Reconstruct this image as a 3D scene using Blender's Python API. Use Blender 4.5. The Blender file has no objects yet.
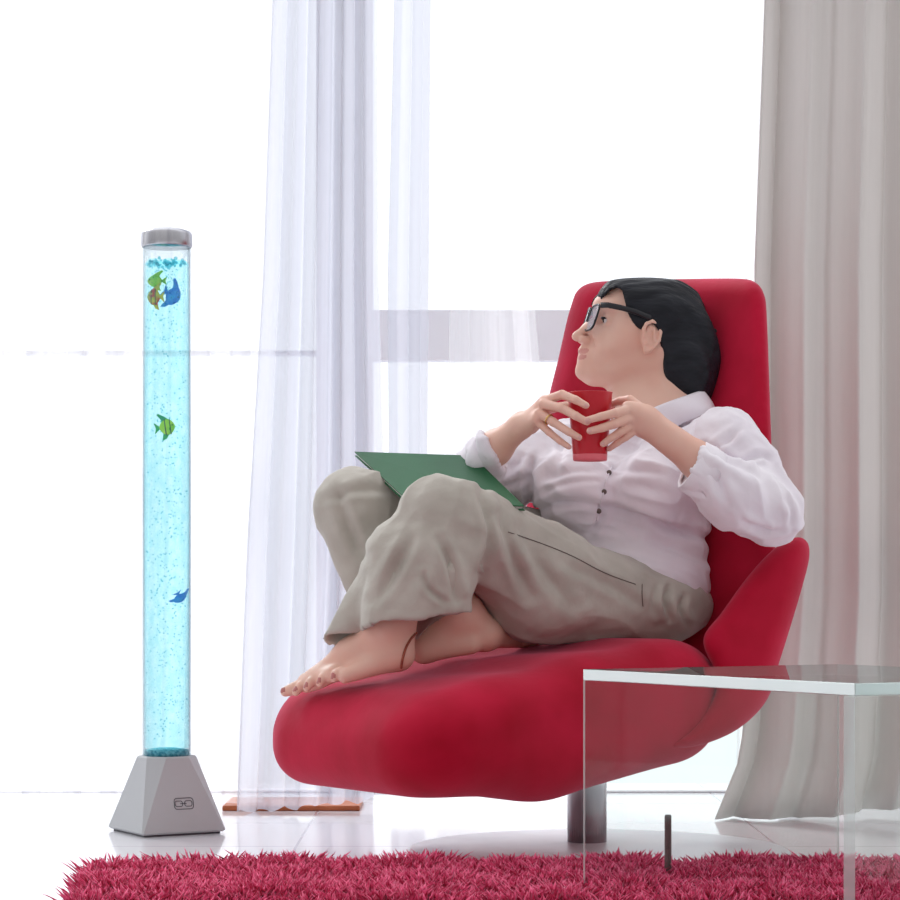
import bpy, math, random
import numpy as np
from mathutils import Vector, Matrix, noise

random.seed(7); rng = np.random.default_rng(7)
C = bpy.context.scene.collection
PI = math.pi
F, HZ, CX, H = 2400.0, 590.0, 450.0, 0.5       # focal length and horizon in pixels, camera height

def W(px, py, d):
    """a point of the place at distance d behind picture position (px, py)"""
    return np.array(((px-CX)*d/F, d, H+(HZ-py)*d/F))
def VW(px, py, d): return Vector(W(px, py, d))

# ------------------------------------------------------------------ materials
def lin(c):
    c = c/255.0
    return c/12.92 if c <= 0.04045 else ((c+0.055)/1.055)**2.4
def rgb(r, g, b): return (lin(r), lin(g), lin(b), 1)

def new_mat(name):
    m = bpy.data.materials.new(name); m.use_nodes = True
    nt = m.node_tree; nt.nodes.clear()
    out = nt.nodes.new('ShaderNodeOutputMaterial')
    return m, nt, out
def N(nt, t, **kw):
    n = nt.nodes.new(t)
    for k, v in kw.items():
        if k in n.inputs: n.inputs[k].default_value = v
        else: setattr(n, k, v)
    return n
def coords(nt, scale=(1,1,1)):
    tc = N(nt, 'ShaderNodeTexCoord'); mp = N(nt, 'ShaderNodeMapping')
    mp.inputs['Scale'].default_value = scale
    nt.links.new(tc.outputs['Object'], mp.inputs[0]); return mp.outputs[0]

def mat(name, col, rough=0.6, metal=0.0, col2=None, nscale=8, stretch=(1,1,1), bump=0.0, bscale=200,
        sheen=0.0, sheen_tint=None, trans=0.0, coat=0.0, sss=0.0, ior=1.45, detail=3, aniso=0.0, lo=.35, hi=.65, spec=None):
    m, nt, out = new_mat(name)
    p = N(nt, 'ShaderNodeBsdfPrincipled')
    p.inputs['Base Color'].default_value = col
    p.inputs['Roughness'].default_value = rough; p.inputs['Metallic'].default_value = metal
    p.inputs['IOR'].default_value = ior; p.inputs['Transmission Weight'].default_value = trans
    p.inputs['Coat Weight'].default_value = coat; p.inputs['Sheen Weight'].default_value = sheen
    if spec is not None: p.inputs['Specular IOR Level'].default_value = spec
    if sheen_tint: p.inputs['Sheen Tint'].default_value = sheen_tint
    if sss:
        p.inputs['Subsurface Weight'].default_value = sss
        p.inputs['Subsurface Radius'].default_value = (1, .35, .2); p.inputs['Subsurface Scale'].default_value = .012
    co = coords(nt, stretch)
    if col2:
        no = N(nt, 'ShaderNodeTexNoise', Scale=nscale, Detail=detail); nt.links.new(co, no.inputs['Vector'])
        cr = N(nt, 'ShaderNodeValToRGB'); cr.color_ramp.elements[0].color = col; cr.color_ramp.elements[1].color = col2
        cr.color_ramp.elements[0].position = lo; cr.color_ramp.elements[1].position = hi
        nt.links.new(no.outputs['Fac'], cr.inputs[0]); nt.links.new(cr.outputs[0], p.inputs['Base Color'])
    if bump:
        nb = N(nt, 'ShaderNodeTexNoise', Scale=bscale, Detail=4.0); nt.links.new(co, nb.inputs['Vector'])
        bp = N(nt, 'ShaderNodeBump', Strength=bump, Distance=.004); nt.links.new(nb.outputs['Fac'], bp.inputs['Height'])
        nt.links.new(bp.outputs[0], p.inputs['Normal'])
    nt.links.new(p.outputs[0], out.inputs[0]); return m

def cloth_mat(name, col, opacity, transl=0.6):
    """thin woven cloth: holes between threads, light scattered through, light scattered back"""
    m, nt, out = new_mat(name)
    co = coords(nt, (1, 1, .02))
    no = N(nt, 'ShaderNodeTexNoise', Scale=60.0, Detail=2.0); nt.links.new(co, no.inputs['Vector'])
    cr = N(nt, 'ShaderNodeMapRange'); cr.inputs[3].default_value = opacity-.06; cr.inputs[4].default_value = opacity+.06
    nt.links.new(no.outputs['Fac'], cr.inputs[0])
    tr = N(nt, 'ShaderNodeBsdfTransparent'); df = N(nt, 'ShaderNodeBsdfDiffuse', Color=col); tl = N(nt, 'ShaderNodeBsdfTranslucent', Color=col)
    a = N(nt, 'ShaderNodeMixShader'); a.inputs[0].default_value = transl
    nt.links.new(df.outputs[0], a.inputs[1]); nt.links.new(tl.outputs[0], a.inputs[2])
    b = N(nt, 'ShaderNodeMixShader'); nt.links.new(cr.outputs[0], b.inputs[0])
    nt.links.new(tr.outputs[0], b.inputs[1]); nt.links.new(a.outputs[0], b.inputs[2])
    nt.links.new(b.outputs[0], out.inputs[0]); return m

def pane_mat(name, tint, gloss=1.45, rough=0.0):
    """thin clear sheet: tinted see-through plus fresnel reflection"""
    m, nt, out = new_mat(name)
    tr = N(nt, 'ShaderNodeBsdfTransparent', Color=tint); gl = N(nt, 'ShaderNodeBsdfGlossy', Roughness=rough)
    lw = N(nt, 'ShaderNodeLayerWeight', Blend=.5); pw = N(nt, 'ShaderNodeMath', operation='POWER'); pw.inputs[1].default_value = 4.5
    f0 = ((gloss-1)/(gloss+1))**2; fr = N(nt, 'ShaderNodeMapRange'); fr.inputs[3].default_value = f0; fr.inputs[4].default_value = .85
    nt.links.new(lw.outputs['Facing'], pw.inputs[0]); nt.links.new(pw.outputs[0], fr.inputs[0]); mx = N(nt, 'ShaderNodeMixShader')
    nt.links.new(fr.outputs[0], mx.inputs[0]); nt.links.new(tr.outputs[0], mx.inputs[1]); nt.links.new(gl.outputs[0], mx.inputs[2])
    nt.links.new(mx.outputs[0], out.inputs[0]); return m

def water_mat():
    m, nt, out = new_mat('lit_blue_water')
    tr = N(nt, 'ShaderNodeBsdfTransparent', Color=(.60, .90, .93, 1))
    em = N(nt, 'ShaderNodeEmission', Color=(.25, .78, .84, 1), Strength=.07)
    co = coords(nt, (1, 1, .5)); no = N(nt, 'ShaderNodeTexNoise', Scale=90.0, Detail=5.0); nt.links.new(co, no.inputs['Vector'])
    cr = N(nt, 'ShaderNodeValToRGB'); cr.color_ramp.elements[0].color = (.72, .93, .95, 1); cr.color_ramp.elements[1].color = (.83, .97, .975, 1)
    cr.color_ramp.elements[0].position = .4; cr.color_ramp.elements[1].position = .6
    nt.links.new(no.outputs['Fac'], cr.inputs[0]); nt.links.new(cr.outputs[0], tr.inputs[0])
    ad = N(nt, 'ShaderNodeAddShader'); nt.links.new(tr.outputs[0], ad.inputs[0]); nt.links.new(em.outputs[0], ad.inputs[1])
    nt.links.new(ad.outputs[0], out.inputs[0]); return m

def floor_mat():
    m, nt, out = new_mat('white_glossy_tiles')
    p = N(nt, 'ShaderNodeBsdfPrincipled', Roughness=.12)
    p.inputs['Coat Weight'].default_value = .3; p.inputs['Coat Roughness'].default_value = .05
    tc = N(nt, 'ShaderNodeTexCoord'); mp = N(nt, 'ShaderNodeMapping'); mp.inputs['Location'].default_value = (.30, -.45, 0)
    nt.links.new(tc.outputs['Object'], mp.inputs[0])
    br = N(nt, 'ShaderNodeTexBrick', offset=0.0, squash=1.0)
    br.inputs['Scale'].default_value = 1.0; br.inputs['Brick Width'].default_value = .94; br.inputs['Row Height'].default_value = .47
    br.inputs['Mortar Size'].default_value = .003; br.inputs['Mortar Smooth'].default_value = .1
    br.inputs['Color1'].default_value = rgb(240, 239, 243); br.inputs['Color2'].default_value = rgb(235, 234, 240); br.inputs['Mortar'].default_value = rgb(196, 190, 200)
    nt.links.new(mp.outputs[0], br.inputs[0]); nt.links.new(br.outputs[0], p.inputs['Base Color'])
    nt.links.new(p.outputs[0], out.inputs[0]); return m

M = {}
M['floor'] = floor_mat()
M['frame_white'] = mat('white_window_frame', rgb(248, 248, 252), .5, col2=rgb(243, 243, 250), nscale=3)
M['pane'] = pane_mat('window_glass', (.98, .99, 1, 1), 1.3)
M['plaster'] = mat('white_plaster', rgb(240, 238, 238), .9, col2=rgb(232, 230, 230), nscale=5, bump=.1)
M['sheer'] = cloth_mat('white_sheer_voile', (.70, .715, .79, 1), .68, .60)
M['sheer_thin'] = cloth_mat('very_thin_white_voile', (.95, .95, .97, 1), .45, .7)
M['drape'] = cloth_mat('grey_beige_drape', (.80, .775, .755, 1), .985, .32)
M['velvet'] = mat('red_velvet', rgb(166, 3, 36), .75, col2=rgb(188, 14, 52), nscale=7, bump=.12, bscale=60, sheen=.35, sheen_tint=(1, .35, .5, 1), spec=.15)
M['steel'] = mat('brushed_steel', rgb(212, 212, 215), .25, 1.0, col2=rgb(180, 180, 186), nscale=30, stretch=(1, 1, .05))
M['chrome'] = mat('satin_steel', rgb(225, 226, 230), .38, .25, col2=rgb(212, 213, 220), nscale=6)
M['dark_steel'] = mat('dark_grey_steel', rgb(104, 92, 92), .45, .4, col2=rgb(84, 74, 74), nscale=40)
M['pile'] = mat('crimson_shag_pile', rgb(172, 22, 62), .85, col2=rgb(228, 78, 122), nscale=55, sheen=.4, sheen_tint=(1, .5, .65, 1), spec=.1)
M['backing'] = mat('dark_red_backing', rgb(104, 12, 36), .95, col2=rgb(84, 8, 28), nscale=60, bump=.3)
M['glass'] = pane_mat('clear_table_glass', (.93, .965, .95, 1), 1.5)
M['glass_edge'] = mat('pale_green_glass_edge', rgb(205, 226, 222), .12, col2=rgb(188, 214, 210), nscale=4, stretch=(1, 1, .3), trans=.35, spec=.8)
M['glass_rim'] = pane_mat('clear_glass_rim', (.80, .88, .86, 1), 1.5, .1)
_nt = M['glass_rim'].node_tree; _o = [n for n in _nt.nodes if n.type == 'OUTPUT_MATERIAL'][0]; _s = _o.inputs[0].links[0].from_socket
_d = N(_nt, 'ShaderNodeBsdfDiffuse', Color=(.74, .84, .82, 1)); _m = N(_nt, 'ShaderNodeMixShader'); _m.inputs[0].default_value = .45
_nt.links.new(_s, _m.inputs[1]); _nt.links.new(_d.outputs[0], _m.inputs[2]); _nt.links.new(_m.outputs[0], _o.inputs[0])
M['skin'] = mat('skin', rgb(230, 188, 170), .5, col2=rgb(226, 178, 160), nscale=14, sss=.12, bump=.04, bscale=260)
M['lips'] = mat('lips', rgb(212, 148, 138), .4, col2=rgb(206, 138, 130), nscale=60)
M['nail'] = mat('nail', rgb(226, 180, 172), .25, col2=rgb(218, 170, 162), nscale=50)
M['toenail'] = mat('painted_toenail', rgb(186, 118, 112), .3, col2=rgb(176, 106, 102), nscale=50)
M['hair'] = mat('black_brown_hair', rgb(14, 16, 24), .5, col2=rgb(27, 29, 37), nscale=40, stretch=(.25, 1.5, 1.2), bump=.8, bscale=70, spec=.3)
M['shirt'] = mat('white_cotton_shirt', rgb(238, 232, 238), .8, col2=rgb(230, 222, 230), nscale=10, bump=.15, bscale=90, sheen=.2)
M['trousers'] = mat('khaki_grey_linen', rgb(186, 180, 170), .85, col2=rgb(174, 167, 157), nscale=16, bump=.2, bscale=110, sheen=.15)
M['black'] = mat('black_plastic', rgb(20, 20, 26), .3, col2=rgb(28, 28, 34), nscale=20)
M['lens'] = pane_mat('spectacle_lens', (.92, .93, .97, 1), 2.4, .05)
M['white_eye'] = mat('eye_white', rgb(226, 220, 218), .2, col2=rgb(218, 210, 208), nscale=30)
M['iris'] = mat('dark_iris', rgb(44, 30, 26), .15, col2=rgb(30, 20, 18), nscale=80)
M['gold'] = mat('gold', rgb(232, 196, 130), .22, 1.0, col2=rgb(214, 176, 110), nscale=60)
M['bead'] = mat('copper_beads', rgb(170, 96, 74), .3, .5, col2=rgb(140, 70, 60), nscale=150)
M['cup'] = mat('red_plastic_cup', rgb(206, 22, 44), .3, col2=rgb(196, 16, 38), nscale=10, trans=.1)
M['cup_foot'] = mat('pink_cup_foot', rgb(232, 112, 122), .35, col2=rgb(226, 102, 114), nscale=12)
M['green'] = mat('green_cover', rgb(24, 100, 58), .45, col2=rgb(18, 86, 48), nscale=5, bump=.05)
M['paper'] = mat('page_edges', rgb(216, 222, 214), .8, col2=rgb(190, 198, 190), nscale=4, stretch=(1, 1, 200))
M['button'] = mat('grey_brown_button', rgb(104, 92, 86), .5, col2=rgb(84, 72, 70), nscale=120)
M['silver_paint'] = mat('silver_plastic', rgb(184, 186, 188), .55, .0, col2=rgb(178, 180, 183), nscale=3, coat=.15)
M['silver_dark'] = mat('dark_mark_and_gap_shade', rgb(96, 96, 100), .5, .3, col2=rgb(84, 84, 90), nscale=20)  # button mark colour; also paints in the dark gap's shade under the base
M['tube'] = pane_mat('acrylic_tube', (.98, .99, .99, 1), 1.25)
_nt = M['tube'].node_tree; _va = N(_nt, 'ShaderNodeVolumeAbsorption', Color=(.42, .60, .66, 1), Density=58.0)
_nt.links.new(_va.outputs[0], [n for n in _nt.nodes if n.type == 'OUTPUT_MATERIAL'][0].inputs['Volume'])
M['water'] = water_mat()
M['gravel'] = mat('blue_glass_granules', rgb(40, 150, 176), .35, col2=rgb(120, 214, 226), nscale=160, detail=1)
M['bubble'] = pane_mat('air_bubble', (.52, .82, .86, 1), 1.15)
M['fish_yellow'] = mat('yellow_orange_fish', rgb(255, 214, 60), .4, col2=rgb(255, 60, 30), nscale=70, lo=.48, hi=.55)
M['fish_lime'] = mat('lime_fish', rgb(160, 235, 30), .4, col2=rgb(230, 245, 60), nscale=60)
M['fish_teal'] = mat('teal_fin', rgb(40, 170, 120), .4, col2=rgb(90, 200, 90), nscale=60)
M['fish_blue'] = mat('blue_fish', rgb(40, 120, 245), .4, col2=rgb(70, 175, 250), nscale=70)
M['fish_dark'] = mat('dark_stripe', rgb(24, 40, 60), .5, col2=rgb(40, 56, 70), nscale=60)
M['wood'] = mat('orange_brown_wood', rgb(190, 106, 62), .5, col2=rgb(164, 84, 46), nscale=12, stretch=(1, 12, 1))

# ------------------------------------------------------------------ object helpers
WORLD = {}
def thing(name, label, cat, loc=(0, 0, 0), group=None):
    o = bpy.data.objects.new(name, None); C.objects.link(o); o.location = loc
    o.empty_display_size = .05
    o['label'] = label; o['category'] = cat
    if group: o['group'] = group
    WORLD[o.name] = Matrix.Translation(loc)
    return o
def tag(o, label, cat, group=None, kind=None):
    o['label'] = label; o['category'] = cat
    if group: o['group'] = group
    if kind: o['kind'] = kind
    return o
def mesh_part(name, V, Fs, m, parent=None, smooth=True, mi=None):
    """one mesh object given in world coordinates, put under its thing or part"""
    me = bpy.data.meshes.new(name)
    me.from_pydata([tuple(v) for v in V], [], [tuple(f) for f in Fs])
    for q in (m if isinstance(m, (list, tuple)) else [m]): me.materials.append(q)
    if mi is not None: me.polygons.foreach_set('material_index', list(mi))
    if smooth: me.polygons.foreach_set('use_smooth', [True]*len(me.polygons))
    me.update()
    o = bpy.data.objects.new(name, me); C.objects.link(o)
    if parent is not None:
        o.parent = parent; o.matrix_parent_inverse = WORLD[parent.name].inverted()
    WORLD[o.name] = Matrix.Identity(4)
    return o

class MB:
    def __init__(s): s.v = []; s.f = []; s.mi = []
    def add(s, V, Fs, mi=0):
        b = len(s.v); s.v += [tuple(x) for x in V]
        for f in Fs: s.f.append(tuple(i+b for i in f)); s.mi.append(mi)
    def box(s, x0, x1, y0, y1, z0, z1, mi=0):
        V = [(x, y, z) for z in (z0, z1) for y in (y0, y1) for x in (x0, x1)]
        s.add(V, [(0,2,3,1), (4,5,7,6), (0,1,5,4), (2,6,7,3), (0,4,6,2), (1,3,7,5)], mi)
    def tube(s, pts, rad, n=10, closed=False, mi=0, flat=None):
        pts = [Vector(p) for p in pts]; k = len(pts)
        rs = rad if isinstance(rad, (list, tuple)) else [rad]*k
        V = []; up = Vector((0.13, 0.21, 1)).normalized()
        for i, p in enumerate(pts):
            a = pts[(i-1) % k] if (closed or i > 0) else p; b = pts[(i+1) % k] if (closed or i < k-1) else p
            t = (b-a).normalized(); u = t.cross(up)
            if u.length < 1e-4: u = t.cross(Vector((1, 0, 0)))
            u.normalize(); w = u.cross(t).normalized()
            for j in range(n):
                an = 2*PI*j/n; V.append(p+u*math.cos(an)*rs[i]*(flat or 1)+w*math.sin(an)*rs[i])
        Fs = []
        for i in range(k if closed else k-1):
            for j in range(n):
                a = i*n+j; b = i*n+(j+1) % n; i2 = (i+1) % k
                Fs.append((a, b, i2*n+(j+1) % n, i2*n+j))
        if not closed: Fs += [tuple(range(n))[::-1], tuple(range((k-1)*n, k*n))]
        s.add(V, Fs, mi)
    def lathe(s, c, prof, n=48, mi=0):
        V = []; k = len(prof)
        for r, z in prof:
            for j in range(n):
                a = 2*PI*j/n; V.append((c[0]+r*math.cos(a), c[1]+r*math.sin(a), c[2]+z))
        Fs = [(i*n+j, i*n+(j+1) % n, (i+1)*n+(j+1) % n, (i+1)*n+j) for i in range(k-1) for j in range(n)]
        if prof[0][0] > 1e-6: Fs.append(tuple(range(n))[::-1])
        if prof[-1][0] > 1e-6: Fs.append(tuple(range((k-1)*n, k*n)))
        s.add(V, Fs, mi)
    def ball(s, c, r, nu=12, nv=8, sc=(1, 1, 1), mi=0, rot=None):
        V = []
        for i in range(nv+1):
            ph = PI*i/nv
            for j in range(nu):
                a = 2*PI*j/nu
                q = Vector((r*sc[0]*math.sin(ph)*math.cos(a), r*sc[1]*math.sin(ph)*math.sin(a), r*sc[2]*math.cos(ph)))
                if rot: q = rot @ q
                V.append(Vector(c)+q)
        s.add(V, [(i*nu+j, i*nu+(j+1) % nu, (i+1)*nu+(j+1) % nu, (i+1)*nu+j) for i in range(nv) for j in range(nu)], mi)
    def build(s, name, m, parent=None, smooth=True, bevel=0.0, seg=2):
        o = mesh_part(name, s.v, s.f, m, parent, smooth, s.mi)
        if bevel:
            b = o.modifiers.new('bevel', 'BEVEL'); b.width = bevel; b.segments = seg; b.limit_method = 'ANGLE'; b.harden_normals = False
        return o

# ------------------------------------------------------------------ signed-distance modelling
class Field:
    def __init__(s, lo, hi, h):
        s.lo = np.array(lo, float); s.h = h
        s.n = np.ceil((np.array(hi)-s.lo)/h).astype(int)+1
        s.a = np.full(s.n, .2, np.float32)
    def sl(s, lo, hi):
        i0 = np.clip(np.floor((np.array(lo)-s.lo)/s.h).astype(int), 0, s.n-1)
        i1 = np.clip(np.ceil((np.array(hi)-s.lo)/s.h).astype(int)+1, 1, s.n)
        return i0, i1
    def pts(s, i0, i1):
        ax = [(s.lo[k]+s.h*np.arange(i0[k], i1[k])).astype(np.float32) for k in range(3)]
        return np.meshgrid(*ax, indexing='ij', sparse=True)
    def op(s, fn, lo, hi, k=.012, mode='union', pad=.03):
        i0, i1 = s.sl(np.array(lo)-pad-k, np.array(hi)+pad+k)
        if (i1 <= i0).any(): return
        X, Y, Z = s.pts(i0, i1); b = fn(X, Y, Z).astype(np.float32)
        w = (slice(i0[0], i1[0]), slice(i0[1], i1[1]), slice(i0[2], i1[2])); a = s.a[w]
        if mode == 'union':
            if k > 0: hh = np.maximum(k-np.abs(a-b), 0)/k; r = np.minimum(a, b)-hh*hh*k*.25
            else: r = np.minimum(a, b)
        elif mode == 'cut':
            b = -b
            if k > 0: hh = np.maximum(k-np.abs(a-b), 0)/k; r = np.maximum(a, b)+hh*hh*k*.25
            else: r = np.maximum(a, b)
        else:
            r = np.maximum(a, b)
        s.a[w] = r
    def cone(s, p0, p1, r0, r1, k=.012, mode='union'):
        p0 = np.array(p0); p1 = np.array(p1); v = p1-p0; L = max(float(v@v), 1e-9)
        def fn(X, Y, Z):
            t = np.clip(((X-p0[0])*v[0]+(Y-p0[1])*v[1]+(Z-p0[2])*v[2])/L, 0, 1)
            return np.sqrt((X-p0[0]-t*v[0])**2+(Y-p0[1]-t*v[1])**2+(Z-p0[2]-t*v[2])**2)-(r0+(r1-r0)*t)
        rm = max(r0, r1)
        s.op(fn, np.minimum(p0, p1)-rm, np.maximum(p0, p1)+rm, k, mode)
    def ell(s, c, rad, R=None, k=.012, mode='union'):
        c = np.array(c); rad = np.array(rad); R = np.eye(3) if R is None else np.array(R)
        def fn(X, Y, Z):
            q = [(R[0, i]*(X-c[0])+R[1, i]*(Y-c[1])+R[2, i]*(Z-c[2])) for i in range(3)]
            k0 = np.sqrt(sum((q[i]/rad[i])**2 for i in range(3)))
            k1 = np.sqrt(sum((q[i]/rad[i]**2)**2 for i in range(3)))+1e-6
            return k0*(k0-1)/k1
        m = max(rad); s.op(fn, c-m, c+m, k, mode)
    def half(s, p, n, lo, hi, mode='inter'):
        p = np.array(p); n = np.array(n, float); n /= np.linalg.norm(n)
        s.op(lambda X, Y, Z: (X-p[0])*n[0]+(Y-p[1])*n[1]+(Z-p[2])*n[2], lo, hi, 0, mode, pad=0)
    def mesh(s):
        a = s.a; n = a.shape; ins = a < 0
        cnt = np.zeros((n[0]-1, n[1]-1, n[2]-1), np.int8)
        for dx in (0, 1):
            for dy in (0, 1):
                for dz in (0, 1): cnt += ins[dx:n[0]-1+dx, dy:n[1]-1+dy, dz:n[2]-1+dz]
        act = np.argwhere((cnt > 0) & (cnt < 8))
        idx = np.full(cnt.shape, -1, np.int32); idx[act[:, 0], act[:, 1], act[:, 2]] = np.arange(len(act))
        off = [(x, y, z) for x in (0, 1) for y in (0, 1) for z in (0, 1)]
        cv = np.stack([a[act[:, 0]+o[0], act[:, 1]+o[1], act[:, 2]+o[2]] for o in off], 1)
        acc = np.zeros((len(act), 3)); num = np.zeros(len(act))
        for i, p in enumerate(off):
            for j, q in enumerate(off):
                if j > i and sum(abs(p[k]-q[k]) for k in range(3)) == 1:
                    A = cv[:, i]; B = cv[:, j]; m = (A < 0) != (B < 0)
                    t = np.where(m, A/np.where(m, A-B, 1), 0)
                    P = np.array(p)[None]+(np.array(q)-np.array(p))[None]*t[:, None]
                    acc += np.where(m[:, None], P, 0); num += m
        V = s.lo+s.h*(act+acc/num[:, None])
        Q = []
        for ax in range(3):
            u, w = [(1, 2), (2, 0), (0, 1)][ax]
            sl0 = [slice(1, n[k]-1) for k in range(3)]; sl0[ax] = slice(0, n[ax]-1)
            sl1 = list(sl0); sl1[ax] = slice(1, n[ax])
            A = ins[tuple(sl0)]; B = ins[tuple(sl1)]
            e = np.argwhere(A != B)
            if not len(e): continue
            fl = A[e[:, 0], e[:, 1], e[:, 2]]
            c = e.copy()
            for k in range(3):
                if k != ax: c[:, k] += 1
            def ci(du, dw):
                q = c.copy(); q[:, u] += du; q[:, w] += dw
                return idx[q[:, 0], q[:, 1], q[:, 2]]
            quad = np.stack([ci(-1, -1), ci(0, -1), ci(0, 0), ci(-1, 0)], 1)
            quad[~fl] = quad[~fl][:, ::-1]
            Q.append(quad)
        return V, np.concatenate(Q)

def fast_mesh(name, V, Q, mats, parent=None, mi=None):
    me = bpy.data.meshes.new(name); nq = Q.shape[1]
    me.vertices.add(len(V)); me.vertices.foreach_set('co', np.asarray(V, np.float32).ravel())
    me.loops.add(Q.size); me.loops.foreach_set('vertex_index', np.asarray(Q, np.int32).ravel())
    me.polygons.add(len(Q)); me.polygons.foreach_set('loop_start', np.arange(0, Q.size, nq, dtype=np.int32))
    me.polygons.foreach_set('loop_total', np.full(len(Q), nq, np.int32))
    me.polygons.foreach_set('use_smooth', np.ones(len(Q), bool))
    for m in (mats if isinstance(mats, (list, tuple)) else [mats]): me.materials.append(m)
    if mi is not None: me.polygons.foreach_set('material_index', np.asarray(mi, np.int32))
    me.update(calc_edges=True); me.validate()
    o = bpy.data.objects.new(name, me); C.objects.link(o)
    if parent is not None:
        o.parent = parent; o.matrix_parent_inverse = WORLD[parent.name].inverted()
    WORLD[o.name] = Matrix.Identity(4)
    return o
def relax(V, Q, it=2, lam=.5):
    V = V.copy(); n = len(V)
    E = np.concatenate([Q[:, [0, 1]], Q[:, [1, 2]], Q[:, [2, 3]], Q[:, [3, 0]]])
    for _ in range(it):
        S = np.zeros_like(V); c = np.zeros(n)
        for k in range(3):
            S[:, k] = np.bincount(E[:, 0], V[E[:, 1], k], n)+np.bincount(E[:, 1], V[E[:, 0], k], n)
        c = np.bincount(E[:, 0], minlength=n)+np.bincount(E[:, 1], minlength=n)
        V += lam*(S/np.maximum(c, 1)[:, None]-V)
    return V
def normals(V, Q):
    nn = np.cross(V[Q[:, 2]]-V[Q[:, 0]], V[Q[:, 3]]-V[Q[:, 1]]); out = np.zeros_like(V)
    for j in range(4):
        for k in range(3): out[:, k] += np.bincount(Q[:, j], nn[:, k], len(V))
    return out/np.maximum(np.linalg.norm(out, axis=1), 1e-12)[:, None]
def nz(P, s, o=0.0):
    return np.array([noise.noise((p[0]*s+o, p[1]*s-o, p[2]*s+.37*o)) for p in P])

def spline(P, n=8, closed=True):
    P = np.array(P, float); k = len(P); out = []
    for i in range(k if closed else k-1):
        p0, p1, p2, p3 = (P[(i-1) % k], P[i], P[(i+1) % k], P[(i+2) % k]) if closed else (P[max(i-1, 0)], P[i], P[i+1], P[min(i+2, k-1)])
        for t in np.arange(n)/n:
            out.append(.5*((2*p1)+(p2-p0)*t+(2*p0-5*p1+4*p2-p3)*t*t+(3*p1-p0-3*p2+p3)*t**3))
    return np.array(out)
def poly_sdf(px, py, P):
    A = P; B = np.roll(P, -1, 0); d = np.full(np.broadcast(px, py).shape, 1e9, np.float32); ins = np.zeros(d.shape, bool)
    for a, b in zip(A, B):
        e = b-a; wx = px-a[0]; wy = py-a[1]
        t = np.clip((wx*e[0]+wy*e[1])/max(e@e, 1e-9), 0, 1)
        d = np.minimum(d, (wx-e[0]*t)**2+(wy-e[1]*t)**2)
        if a[1] != b[1]:
            ins ^= ((a[1] > py) != (b[1] > py)) & (px < (b[0]-a[0])*(py-a[1])/(b[1]-a[1])+a[0])
    d = np.sqrt(d); return np.where(ins, -d, d)
def slab(name, outline, dfun, th, rnd, m, parent, h=.006, d0=4.8, bulge=0.0):
    """upholstered panel of real thickness: outline, distance of its middle plane, edge rounding, cushion bulge"""
    P = spline(outline); ppm = F/d0
    dd = [dfun(x, y) for x, y in P]
    q = np.array([W(x, y, d) for (x, y), d in zip(P, dd)])
    f = Field(q.min(0)-.03-np.array((0, th+bulge, 0)), q.max(0)+.03+np.array((0, th+bulge, 0)), h)
    def fn(X, Y, Z):
        px = CX+X*F/Y; py = HZ-(Z-H)*F/Y
        d2 = poly_sdf(px, py, P)/ppm
        hw = th/2+bulge*np.clip(-d2/.09, 0, 1)**.5
        dz = np.abs(Y-dfun(px, py))*.93-hw
        a = np.maximum(d2+rnd, 0); b = np.maximum(dz+rnd, 0)
        return np.sqrt(a*a+b*b)+np.minimum(np.maximum(d2+rnd, dz+rnd), 0)-rnd
    f.op(fn, q.min(0)-.1, q.max(0)+.1, 0, pad=.1)
    V, Q = f.mesh(); return fast_mesh(name, relax(V, Q, 2), Q, m, parent)

# ================================================================== SETTING
def struct(o): o['kind'] = 'structure'; return o
mb = MB(); mb.box(-3.2, 3.2, 1.2, 6.2, -.06, 0); struct(mb.build('floor', M['floor'], None, False))
WY = 5.95
def window(name, x0, x1, rails):
    mb = MB(); t = .05
    for a, b in ((x0, x0+t), (x1-t, x1)): mb.box(a, b, WY-.03, WY+.03, .0, 2.5)
    mb.box(x0, x1, WY-.03, WY+.03, 0, .006); mb.box(x0, x1, WY-.03, WY+.03, 2.45, 2.5)
    for z0, z1 in rails: mb.box(x0, x1, WY-.025, WY+.025, z0, z1)
    w = struct(mb.build(name, M['frame_white'], None, False, .004))
    g = MB(); g.box(x0+t, x1-t, WY-.004, WY+.004, .006, 2.45); g.build('window_pane', M['pane'], w, False)
    return w
window('window_1', -2.2, -.28, [(1.081, 1.092)])
window('window_2', -.24, .86, [(1.066, 1.192)])
mb = MB(); mb.box(.86, 2.4, WY-.06, WY+.08, 0, 2.7); mb.box(-3.2, -2.2, WY-.06, WY+.08, 0, 2.7); mb.box(-2.2, .86, WY-.06, WY+.08, 2.5, 2.7)
mb.box(-.28, -.24, WY-.04, WY+.04, 0, 2.5)
struct(mb.build('wall_back', M['plaster'], None, False))
mb = MB(); xa, xb = W(225, 800, 5.5)[0], W(361, 800, 5.5)[0]
mb.box(xa, xb, 5.43, 5.66, 0, .012); tag(mb.build('wooden_board', M['wood'], None, False, .003),
    'orange-brown wooden board lying on the white floor behind the sheer curtain hem', 'board')

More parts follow.
